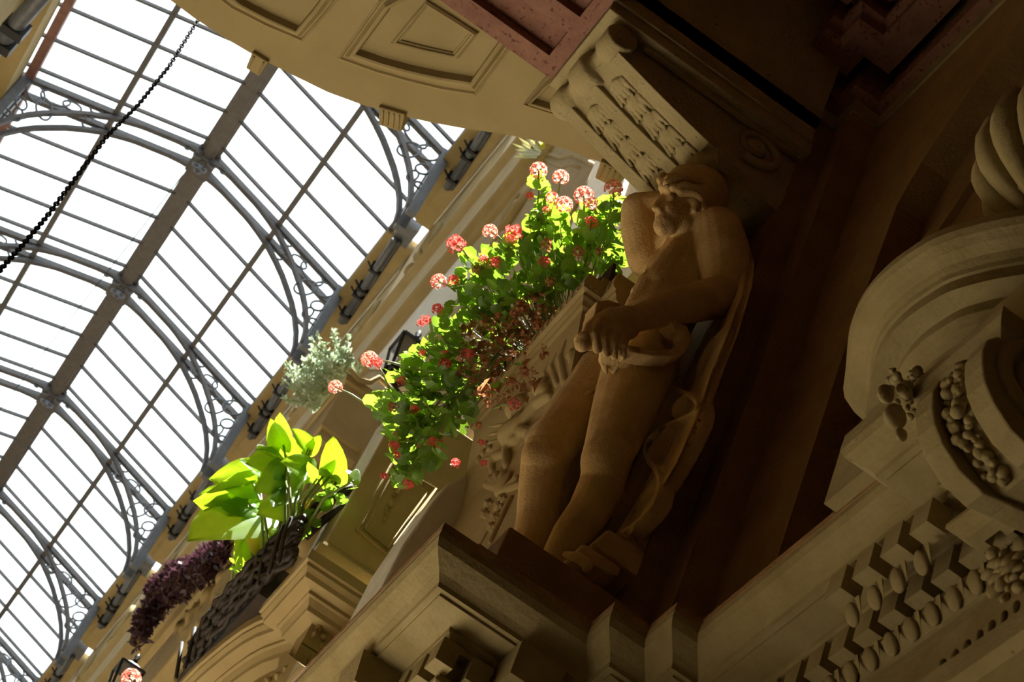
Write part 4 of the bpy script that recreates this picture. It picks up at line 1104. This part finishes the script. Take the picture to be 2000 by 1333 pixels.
# ribbed urn on the bow
ur = thing('ribbed_urn', (1.805, 3.05, 6.328), 'gadrooned stone urn standing on the bowed cornice', 'urn')
UC = atZ(1985, 425, 6.36); UC = Vector((1.805, 3.05, 6.328))
for k in range(16):
    a = k*2*math.pi/16; m = MB(); pts = []; rr = []
    for i in range(9):
        u = i/8; R_ = .09+.15*math.sin(min(1, u*1.1)*math.pi*.62); pts.append((UC.x+R_*math.cos(a), UC.y+R_*math.sin(a), UC.z+.02+.36*u)); rr.append((.012+.043*math.sin(min(1, u*1.05)*math.pi*.6)))
    m.tube(pts, rr, 8); m.build('gadroon', 'plaster_cream', ur, True)
MB().lathe((UC.x, UC.y, UC.z-.005), (UC.x, UC.y, UC.z+.42), [(0, .12), (.06, .12), (.08, .08), (.2, .15), (.6, .23), (.9, .22), (.92, .235), (1, .235)], 28).build('urn_body', 'plaster_cream', ur, True)
# ================================================================== PLANTS
def disc_leaf(n=20, lob=5, cup=.18):
    m = MB(); m.v.append(Vector((0, 0, 0)))
    for ring_ in (.55, 1.0):
        for i in range(n):
            a = -math.pi/2+.22+(2*math.pi-.44)*i/(n-1); r = ring_*(1+.05*math.cos(lob*a*1.0)*ring_)
            m.v.append(Vector((r*math.cos(a), r*math.sin(a)+.15*(1), cup*ring_*ring_+(.035)*math.cos(lob*a)*ring_)))
    m.v[0] = Vector((0, .0, 0))
    for i in range(n-1):
        m.f.append([0, 1+i, 2+i]); m.f.append([1+i, 1+n+i, 2+n+i, 2+i])
    return m
GL = [disc_leaf(20, l, c).mesh('leaf', 'leaf_geranium', True) for l, c in ((7, .2), (9, .1), (7, -.08))]
def dry_leaf(s):
    r = random.Random(s); m = MB(); m.v.append(Vector((0, 0, 0)))
    for i in range(8):
        a = i*.785; m.v.append(Vector((math.cos(a)*r.uniform(.5, 1), math.sin(a)*r.uniform(.4, 1), r.uniform(-.5, .5))))
    for i in range(8): m.f.append([0, 1+i, 1+(i+1) % 8])
    return m.mesh('dried_leaf', 'leaf_dry')
DL = [dry_leaf(k) for k in range(4)]
def flower_head(mat, s, nfl=26, loose=0.0):
    r = random.Random(s); m = MB(); c = m.v
    for i in range(nfl):
        z = 1-1.5*(i+.5)/nfl; ph = i*2.399963; q = math.sqrt(max(0, 1-z*z)); nn = Vector((q*math.cos(ph), q*math.sin(ph), z))
        p = nn*(1-loose*r.random()); u = nn.cross(Vector((.3, .2, 1))).normalized(); v = nn.cross(u)
        for k in range(5):
            a = k*1.2566+r.random()*.4; d = u*math.cos(a)+v*math.sin(a); e = u*math.cos(a+1.57)+v*math.sin(a+1.57)
            b0 = len(m.v); L = .36
            m.v += [p*.92, p+d*L*.6+e*.16+nn*.08, p+d*L+nn*r.uniform(-.02, .12), p+d*L*.6-e*.16+nn*.08]
            m.f.append([b0, b0+1, b0+2, b0+3])
    return m.mesh('flower_head', mat)
FH = {'p': [flower_head('petal_pink', k) for k in range(3)], 'r': [flower_head('petal_red', 5+k, 20, .4) for k in range(2)], 'o': [flower_head('petal_old', 9+k, 18, .5) for k in range(2)]}
def gY(px): return 5.90+(1220-px)*.0030
def in_poly(x, y, P):
    c = False; j = len(P)-1
    for i in range(len(P)):
        if (P[i][1] > y) != (P[j][1] > y) and x < (P[j][0]-P[i][0])*(y-P[i][1])/(P[j][1]-P[i][1])+P[i][0]: c = not c
        j = i
    return c
ZA = [(1040,350),(1062,345),(1075,400),(1110,415),(1140,405),(1180,390),(1222,385),(1226,510),(1200,545),(1165,528),(1130,560),(1090,590),(1080,520),(1030,470),(1035,400)]
ZBp = [(900,505),(945,490),(1000,455),(1040,470),(1085,520),(1090,590),(1070,640),(1062,700),(1000,770),(930,760),(850,690),(835,650),(880,590)]
ZCp = [(720,790),(745,745),(800,690),(850,660),(930,740),(985,780),(975,830),(930,890),(880,940),(820,960),(765,940),(765,880),(740,820)]
DRY = [(1050,560),(1085,600),(1070,680),(1045,760),(985,800),(930,790),(890,700),(900,640),(985,610)]
def orient(tilt):
    nx, ny = rnd.gauss(0, tilt), rnd.gauss(-.15, tilt)
    q = Vector((nx, ny, 1)).normalized().to_track_quat('Z', 'Y').to_euler()
    e = Euler((0, 0, rnd.uniform(0, 6.28))).to_matrix()
    return (q.to_matrix()@e).to_euler()
def geranium(label, base, zone, nleaf, flowers, ndry, rpx):
    g = thing('geranium', base, label, 'geranium', 'pink geraniums trailing over the near balcony')
    xs = [p[0] for p in zone]; ys = [p[1] for p in zone]; n = 0; tries = 0; stemm = MB(); cen = Vector(base)
    while n < nleaf and tries < 9000:
        tries += 1
        x, y = rnd.uniform(min(xs), max(xs)), rnd.uniform(min(ys), max(ys))
        if not in_poly(x, y, zone): continue
        if in_poly(x, y, DRY) and rnd.random() < .72: continue
        Yv = gY(x)+rnd.uniform(-.10, .22)
        P = atY(x, y, Yv); r = mpp(P, rnd.uniform(*rpx))
        if P.x > 1.27 and P.z < 8.22: P = atX(x, y, 1.27-rnd.random()*.06)
        if P.z < 7.72 and P.y < 6.9: continue
        link('leaf', rnd.choice(GL), g, P, orient(.55), (r, r, r)); n += 1
        if n % 4 == 0:
            t = Vector((1.46, min(6.75, max(5.86, P.y*.4+6.3*.6))+rnd.uniform(-.05, .05), 8.33))
            if P.z > 8.30: way = [P-Vector((0, 0, .004)), P.lerp(t, .5)+Vector((-.03, 0, -.02)), t]
            else:         # trailing stems go up over the slab edge and down again
                e_ = Vector((1.27, (P.y+t.y)/2, 8.41)); way = [P-Vector((0, 0, .004)), P.lerp(e_, .5)+Vector((-.04, 0, .0)), e_, t]
            stemm.tube(way, [.0016]*(len(way)-2)+[.0024, .003], 5, caps=False)
    stemm.build('stems', 'stem_green', g, True, kind='stuff')
    k = 0; tries = 0
    while k < ndry and tries < 9000:
        tries += 1
        x, y = rnd.uniform(880, 1090), rnd.uniform(555, 805)
        if not in_poly(x, y, DRY): continue
        P = atY(x, y, gY(x)+rnd.uniform(-.18, .10)); r = mpp(P, rnd.uniform(5, 9.5))
        if P.x > 1.27 and P.z < 8.22: P = atX(x, y, 1.27-rnd.random()*.08)
        if P.z < 7.72 and P.y < 6.9: continue
        link('dried_leaf', rnd.choice(DL), g, P, (rnd.random()*6, rnd.random()*6, rnd.random()*6), (r, r, r)); k += 1
    if ndry > 100:        # crumbled dead leaves and twigs between, too small to pick apart
        db = MB()
        for k in range(900):
            x, y = rnd.uniform(880, 1090), rnd.uniform(555, 805)
            if not in_poly(x, y, DRY): continue
            P = atY(x, y, gY(x)+rnd.uniform(-.14, .14))
            if P.x > 1.27 and P.z < 8.22: P = atX(x, y, 1.24-rnd.random()*.12)
            r = mpp(P, rnd.uniform(3, 7)); a_ = [Vector((rnd.gauss(0, r), rnd.gauss(0, r), rnd.gauss(0, r))) for _ in range(4)]
            b0 = len(db.v); db.v += [P+q for q in a_]; db.f += [[b0, b0+1, b0+2], [b0+1, b0+2, b0+3]]
        db.build('dried_crumbs', 'leaf_dry', g, kind='stuff')
    for (x, y, r, kind, sx, sy) in flowers:
        Yv = gY(x)-.10; P = atY(x, y, Yv); q = mpp(P, r)*(.82 if kind == 'p' else .95)
        if P.x > 1.27 and P.z < 8.22: P = atX(x, y, 1.17); q = mpp(P, r)*.82
        nn = Vector((P.x-1.35, rnd.uniform(-.5, .1), .8 if kind != 'o' else -.3)).normalized()
        link('flower_head', rnd.choice(FH[kind]), g, P, nn.to_track_quat('Z', 'Y').to_euler(), (q, q, q))
        if sx:
            S = atY(sx, sy, gY(sx)); MB().tube([P, P.lerp(S, .5)+Vector((0, 0, .01)), S], [.004, .0045, .005], 6).build('flower_stalk', 'stem_green', g, True)
    return g
geranium('pink geranium crowding the balcony corner beside the statue arm', (1.40, 6.1, 8.31), ZA, 290,
    [(1052,333,19,'p',1050,400), (1095,347,18,'p',1085,400), (1140,383,22,'p',1140,420), (1155,398,15,'p',0,0), (1198,369,21,'p',1196,410), (1102,400,19,'p',0,0), (1078,386,14,'p',0,0), (1155,434,14,'r',1145,480),
     (1035,383,9,'r',0,0), (1067,410,8,'r',0,0), (1070,478,17,'o',0,0), (1130,492,15,'o',0,0), (1172,490,11,'o',0,0), (1064,511,13,'r',0,0), (1075,550,13,'o',0,0)], 0, (10, 18))
geranium('pink geranium with dried brown trailing stems along the balcony front', (1.44, 6.5, 8.31), ZBp, 295,
    [(957,453,17,'p',985,475), (1003,455,19,'r',0,0), (998,468,12,'p',0,0), (890,477,20,'r',915,505), (857,551,18,'p',890,570), (886,548,13,'r',0,0), (970,513,14,'r',0,0), (945,507,11,'r',0,0), (930,527,11,'o',0,0), (855,604,13,'r',0,0), (832,626,12,'r',0,0), (822,632,9,'r',0,0),
     (1020,598,16,'o',0,0), (1005,612,12,'o',0,0), (1050,635,13,'o',0,0), (1010,633,10,'o',0,0), (1045,660,9,'o',0,0), (978,668,10,'r',0,0), (915,695,15,'r',0,0), (870,712,14,'r',0,0), (1025,725,16,'o',0,0), (1000,745,14,'o',0,0), (945,762,18,'o',0,0), (870,692,9,'r',0,0)], 295, (10, 18))
geranium('pink geranium hanging lowest with long outstretched flower stalks', (1.44, 6.75, 8.31), ZCp, 285,
    [(722,703,19,'p',790,715), (735,710,15,'r',760,760), (655,757,16,'p',715,790), (768,795,13,'o',0,0), (785,745,11,'r',0,0), (1005,790,16,'r',960,800), (825,690,8,'r',0,0), (850,870,17,'r',0,0), (830,885,12,'r',0,0), (770,872,12,'r',0,0), (775,890,9,'r',0,0), (940,865,9,'r',0,0), (945,905,9,'r',0,0), (750,931,9,'r',0,0), (797,947,13,'r',0,0), (890,905,13,'r',0,0), (810,800,10,'r',0,0), (915,790,10,'o',0,0), (935,830,11,'o',0,0)], 60, (11, 19))

# ---- arrow leaved plant in a wicker basket
bk = thing('wicker_basket', (1.10, 8.9, 7.95), 'long dark wicker basket resting on the bowed balcony', 'basket')
ba, bb = Vector((1.125, 8.22, 8.02)), Vector((1.12, 9.65, 8.02))
for k in range(14):
    v = k/13; z = 8.0+.24*v; off = -.06*v; pts = []
    for i in range(26):
        u = i/25; p = ba.lerp(bb, u); pts.append((p.x+off+.012*math.sin(u*40+k*3.1)-.05*math.sin(u*math.pi), p.y, z+.012*math.cos(u*37+k*2)+.03*math.sin(u*9+k)))
    MB().tube(pts, .013+.006*rnd.random(), 6).build('wicker_strand', 'wicker', bk, True)
for k in range(12):
    u = (k+.5)/12; p = ba.lerp(bb, u); MB().tube([(p.x-.05, p.y, 7.98), (p.x-.09, p.y+rnd.uniform(-.05, .05), 8.15), (p.x-.11, p.y+rnd.uniform(-.08, .08), 8.24)], .011, 6).build('wicker_stake', 'wicker', bk, True)
MB().box((1.10, 8.54, 7.955), (1.34, 9.62, 8.16)).build('basket_liner', 'soil', bk)
hp = [atY(px, py, Yv) for px, py, Yv in ((588,1040,8.5), (600,1010,8.42), (630,980,8.35), (660,965,8.24), (691,955,8.19))]
MB().tube(hp, .028, 8).build('basket_handle', 'wicker', bk, True)
hp = [atY(px, py, Yv) for px, py, Yv in ((596,1050,8.5), (640,1010,8.38), (678,988,8.16))]
MB().tube(hp, .022, 8).build('basket_handle', 'wicker', bk, True)
def arrow_leaf():
    out = [(0, -.02), (.12, -.20), (.30, -.26), (.42, -.12), (.46, .08), (.43, .32), (.34, .58), (.18, .84), (0, 1.0)]
    m = MB(); n = len(out)
    for x, y in out: m.v.append(Vector((0, max(y, -.02), -.05*math.sin(max(y, 0)*3)-.10*max(y, 0)**2)))
    for s in (1, -1):
        k = len(m.v)
        for x, y in out: m.v.append(Vector((s*x*.55, y, .07*abs(x)/.4-.10*max(y, 0)**2)))
        k2 = len(m.v)
        for i, (x, y) in enumerate(out): m.v.append(Vector((s*x, y, .06*abs(x)/.4-.10*max(y, 0)**2+.025*math.sin(i*2.1))))
        for i in range(n-1): m.f += [[i, i+1, k+i+1, k+i], [k+i, k+i+1, k2+i+1, k2+i]]
    return m
AL = arrow_leaf().mesh('leaf', 'leaf_arrow', True); AY = arrow_leaf().mesh('leaf', 'leaf_yellow', True)
ap = thing('arrowhead_plant', (1.15, 8.8, 8.15), 'bright green arrow leaved plant spilling from the wicker basket', 'plant')
# base px, tip px, depth at base and tip
LV = [((553,865),(545,808),8.6,8.5),((560,890),(528,822),8.62,8.5),((602,875),(575,838),8.5,8.42),((606,880),(628,850),8.5,8.45),((655,935),(645,850),8.35,8.3),((645,930),(672,905),8.35,8.4),((560,905),(505,868),8.65,8.5),((552,915),(490,900),8.65,8.5),
      ((600,920),(555,900),8.5,8.4),((598,925),(618,895),8.5,8.5),((490,935),(418,935),8.8,8.7),((505,925),(470,895),8.75,8.7),((480,960),(390,985),8.85,8.75),((485,985),(395,960),8.85,8.8),((495,1005),(372,1042),8.85,8.75),((470,1000),(405,1005),8.9,8.85),
      ((555,930),(505,955),8.6,8.5),((560,925),(590,955),8.6,8.55),((500,1030),(462,1100),8.85,8.9),((505,1035),(490,1105),8.85,8.8),((545,1000),(500,985),8.7,8.6),((575,985),(510,1000),8.6,8.5),((545,1040),(575,1085),8.65,8.6),((620,935),(600,905),8.45,8.4),((690,940),(700,915),7.95,7.95),
      ((635,925),(655,900),8.38,8.3),((560,960),(535,985),8.6,8.5),((585,930),(570,960),8.5,8.45),((480,1020),(440,1015),8.9,8.9)]
def place_leaf(a, t, Ya, Yt, me, par, w=1.0):
    A, T = atY(*a, Ya), atY(*t, Yt); v = T-A; L = v.length; yv = v/L
    up_ = -_F*1.0+Vector((rnd.gauss(0, .35), rnd.gauss(0, .35), .55+rnd.gauss(0, .35))); zv = (up_-yv*up_.dot(yv)).normalized(); xv = yv.cross(zv)
    R_ = Matrix((xv, yv, zv)).transposed()
    link('leaf', me, par, A, R_.to_euler(), (L*w, L, L)); return A
for i, (a, t, Ya, Yt) in enumerate(LV):
    A = place_leaf(a, t, Ya, Yt, AL, ap, .82)
    S = Vector((1.12, 8.35+(i % 8)*.12, 8.14)); md2 = A.lerp(S, .5)+Vector((-.04, 0, .10))
    MB().tube([A, md2, S], [.006, .008, .009], 6).build('leaf_stalk', 'stem_green', ap, True)
place_leaf((505,1040),(520,1105),8.8,8.8, AY, ap, .9); place_leaf((612,985),(590,1000),8.5,8.5, AY, ap, .8)
for i in range(40):
    x = rnd.uniform(540, 690); y = 1210-x+rnd.uniform(330, 440); y = 900+(690-x)*.75+rnd.uniform(20, 70); P = atY(x, y, 7.98+(690-x)*.0045); r = mpp(P, rnd.uniform(8, 15))
    link('leaf', GL[1], ap, P, orient(.7), (r, r, r)).data = GL[1]
rl_ = disc_leaf(12, 6, .1).mesh('leaf', 'leaf_arrow', True)
for (x, y, r) in ((455,1098,9),(468,1108,8),(478,1100,9),(460,1118,9),(473,1122,10),(484,1112,9),(465,1132,9),(478,1136,8),(455,1110,7)):
    P = atY(x, y, 8.95); q = mpp(P, r); link('leaf', rl_, ap, P, orient(.6), (q, q, q))
MB().tube([atY(470, 1125, 8.96), atY(480, 1095, 8.95), Vector((1.12, 9.0, 8.16))], .004, 5).build('leaf_stalk', 'stem_green', ap, True)

# ---- silver plant, purple plant: foliage too fine to pick apart
def fuzzy(name, label, base, strands, mat, leafr, stemr, cat='plant', dens=60):
    g = thing(name, base, label, cat); f = MB(); s_ = MB()
    for st_ in strands:
        pts = [atY(*p) for p in st_]; s_.tube(pts, stemr, 5, caps=False)
        L = sum((pts[i+1]-pts[i]).length for i in range(len(pts)-1))
        for i in range(int(L*dens)+3):
            u = rnd.random()*(len(pts)-1); k = min(int(u), len(pts)-2); p = pts[k].lerp(pts[k+1], u-k)
            d = Vector((rnd.gauss(0, 1), rnd.gauss(0, 1), rnd.gauss(.2, 1))).normalized(); e = d.cross(Vector((rnd.random(), rnd.random(), rnd.random()))).normalized(); q = leafr*rnd.uniform(.6, 1.3); nn = d.cross(e)
            b0 = len(f.v); f.v += [p, p+d*q*.5+e*q*.22, p+d*q, p+d*q*.5-e*q*.22]; f.f.append([b0, b0+1, b0+2, b0+3])
    s_.build('stems', 'stem_brown' if mat != 'leaf_silver' else mat, g, True, kind='stuff'); f.build('foliage', mat, g, kind='stuff')
    return g
S = []
for i in range(120):
    a = (rnd.uniform(612, 700), 0); u = rnd.random()
    bx, by = 690-u*75, 742+u*55; tx, ty = bx+rnd.gauss(-32, 24), by+rnd.gauss(-52, 24)
    S.append([(bx, by, 11.6+u*.7), ((bx+tx)/2+4, (by+ty)/2, 11.5+u*.7), (tx, ty, 11.4+u*.7)])
fuzzy('silver_plant', 'silvery grey bushy plant on the upper balcony', (1.3, 11.9, 12.08), S, 'leaf_silver', .05, .005, dens=170)
S = []
for i in range(150):
    u = rnd.random(); bx, by = 465-u*150, 1050+u*95+rnd.uniform(-15, 15)
    L = rnd.uniform(20, 55); S.append([(bx, by, 13.62+u*1.25), (bx-14+rnd.gauss(0, 10), by+L*.2, 13.52+u*1.25), (bx-30+rnd.gauss(0, 12), by+L+20*u, 13.52+u*1.3)])
for i in range(80):
    u = rnd.random(); bx, by = 330-u*60, 1130+u*110+rnd.uniform(-22, 22); S.append([(bx+16, by-16, 14.6), (bx, by, 14.6), (bx-8+rnd.gauss(0, 10), by+rnd.uniform(6, 26), 14.7)])
for i in range(9):
    bx = 400+rnd.uniform(0, 55); S.append([(bx, 1075, 13.75), (bx-5+rnd.gauss(0, 10), 1100, 13.75), (bx-10+rnd.gauss(0, 12), 1125+rnd.uniform(0, 20), 13.8)])
fuzzy('purple_plant', 'dark purple trailing plant hanging over the carved balcony apron', (1.36, 14.4, 12.05), S, 'leaf_purple', .075, .006, dens=60)
# ---- spiky yellow plant on the ledge
sp2 = thing('spiky_plant', tuple(atX(1055, 302, 1.575)), 'yellow green spiky plant on the ledge under the frieze', 'plant')
for (bx, by, tx, ty, w_) in ((1052,300,1012,268,5),(1055,302,1005,292,5),(1050,306,1003,306,5),(1050,303,1018,280,5),(1056,298,1030,266,5),(1060,292,1048,268,5),(1048,308,1012,300,4),(1062,290,1058,262,5),(1040,300,1000,280,4)):
    A, T = atX(bx, by, 1.575), atX(tx, ty, 1.50); q = mpp(A, w_); sd = (T-A).cross(_F).normalized()*q
    MB().add([A-sd*.6, A+sd*.6, A.lerp(T, .5)+sd, T, A.lerp(T, .5)-sd, A.lerp(T, .5)-_F*.03], [(0, 1, 2, 5), (2, 3, 5), (3, 4, 5), (4, 0, 5)]).build('blade', 'leaf_spiky', sp2)
# bottom-left geranium bloom of a further balcony
P = atY(256, 1326, 10.2); q = mpp(P, 18); R4 = Vector((1.22, 10.30, 7.955))
g4 = thing('geranium', tuple(R4), 'single pink geranium bloom rising below the lower lantern', 'geranium')
link('flower_head', FH['p'][0], g4, P, (-.3, -.3, 0), (q, q, q))
MB().tube([P, P.lerp(R4, .4)+Vector((0, 0, .02)), R4], .005, 6).build('flower_stalk', 'stem_green', g4, True)
# ================================================================== CHAIN, WIRE, LANTERNS
cpx = [((400,22),11.2), ((383,45),10.9), ((330,130),10.3), ((270,205),9.7), ((210,265),9.2), ((150,345),8.7), ((90,425),8.2), ((45,478),7.8), ((0,528),7.4), ((-40,572),7.1)]
pts = []
for (px, py), D in cpx:
    d = ray(px, py); pts.append(CAM+d*(D/d.length))
pts = [Vector((AX, 11.6, RZ-.15))]+pts       # it hangs from the ridge beam
# resample
def resample(P, step):
    out = [P[0].copy()]; acc = 0.0
    for a, b_ in zip(P[:-1], P[1:]):
        L = (b_-a).length; t = step-acc
        while t <= L: out.append(a.lerp(b_, t/L)); t += step
        acc = L-(t-step)
    return out
CH = resample(pts, .034)
ch = thing('hanging_chain', tuple(CH[-1]), 'dark iron link chain strung below the glass roof', 'chain')
lk = []
for i in range(16):
    a = 2*math.pi*i/16; x = .0085*math.cos(a); z = .021*math.copysign(abs(math.sin(a))**.7, math.sin(a)); lk.append((x, 0, z))
LK = MB().tube(lk, .0034, 6, closed=True).mesh('link', 'iron_black', True)
far_links = MB(); ND = max(0, len(CH)-1-290)       # the links up by the ridge, past the countable ones
for i in range(len(CH)-1):
    d = (CH[i+1]-CH[i]).normalized(); q = d.to_track_quat('Z', 'Y'); e = (q.to_matrix()@Euler((0, 0, (i % 2)*math.pi/2+.4)).to_matrix()).to_euler()
    c = (CH[i]+CH[i+1])/2
    if i < ND: far_links.tube([c+e.to_matrix()@Vector(p) for p in lk], .0034, 5, closed=True)
    else: link('link', LK, ch, c, e)
if ND: far_links.build('upper_links', 'iron_black', ch, True, kind='stuff')
wp = []
for (px, py), Yv in (((357,342),16.0), ((250,480),17.2), ((120,645),19.0), ((0,800),21.0)): wp.append(atY(px, py, Yv))
w1 = MB().tube(wp, .006, 5); w1.build('stay_wire', 'iron_dark', None, label='thin stay wire running under the ridge beam', cat='wire')
def lantern(name, label, base, top, Yv, s):
    """black iron carriage lantern on a scroll arm; base px, size px"""
    A = atY(*base, Yv); q = mpp(A, s); g = thing('lantern', tuple(A), label, 'lantern')
    c = A+Vector((0, 0, 0)); r0, r1, h = q*.42, q*.72, q*1.35
    B = [c+Vector((r0*math.cos(a), r0*math.sin(a), 0)) for a in [math.pi/4+k*math.pi/2 for k in range(4)]]
    T = [c+Vector((r1*math.cos(a), r1*math.sin(a), h)) for a in [math.pi/4+k*math.pi/2 for k in range(4)]]
    t = q*.075
    for k in range(4):
        m = MB().beam(B[k], T[k], t, t).beam(B[k], B[(k+1) % 4], t, t).beam(T[k], T[(k+1) % 4], t*1.4, t*1.4); fb_ = m.build('frame_bar', 'iron_dark', g)
        MB().add([B[k].lerp(T[k], .03), B[(k+1) % 4].lerp(T[(k+1) % 4], .03), B[(k+1) % 4].lerp(T[(k+1) % 4], .97), B[k].lerp(T[k], .97)], [(0, 1, 2, 3)]).build('pane', 'lantern_glass', fb_)
    ap_ = c+Vector((0, 0, h+q*.55))
    m = MB(); 
    for k in range(4): m.add([T[k], T[(k+1) % 4], ap_], [(0, 1, 2)])
    m.build('roof', 'iron_dark', g)
    MB().lathe(ap_-Vector((0, 0, q*.1)), ap_+Vector((0, 0, q*.4)), [(0, q*.16), (.3, q*.08), (.6, q*.12), (1, q*.01)], 10).build('finial', 'iron_dark', g, True)
    MB().lathe(c-Vector((0, 0, q*.35)), c+Vector((0, 0, q*.02)), [(0, q*.02), (.3, q*.12), (.6, q*.1), (1, r0*1.1)], 12).build('base_cup', 'iron_dark', g, True)
    MB().tube([c-Vector((0, 0, q*.3)), c+Vector((q*.5, 0, -q*.55)), Vector((1.66, c.y, c.z-q*.3))], q*.06, 8).build('wall_arm', 'iron_dark', g, True)
    MB().lathe(c+Vector((0, 0, q*.1)), c+Vector((0, 0, q*.8)), [(0, q*.08), (.4, q*.08), (.5, q*.2), (.8, q*.22), (1, q*.02)], 12).build('bulb', 'plaster_white', g, True)
    return g
lantern('lantern', 'black iron lantern on the wall behind the geraniums', (772, 735), None, 10.6, 62)
lantern('lantern', 'black iron lantern low on the wall under the purple plant', (222, 1362), None, 13.0, 50)
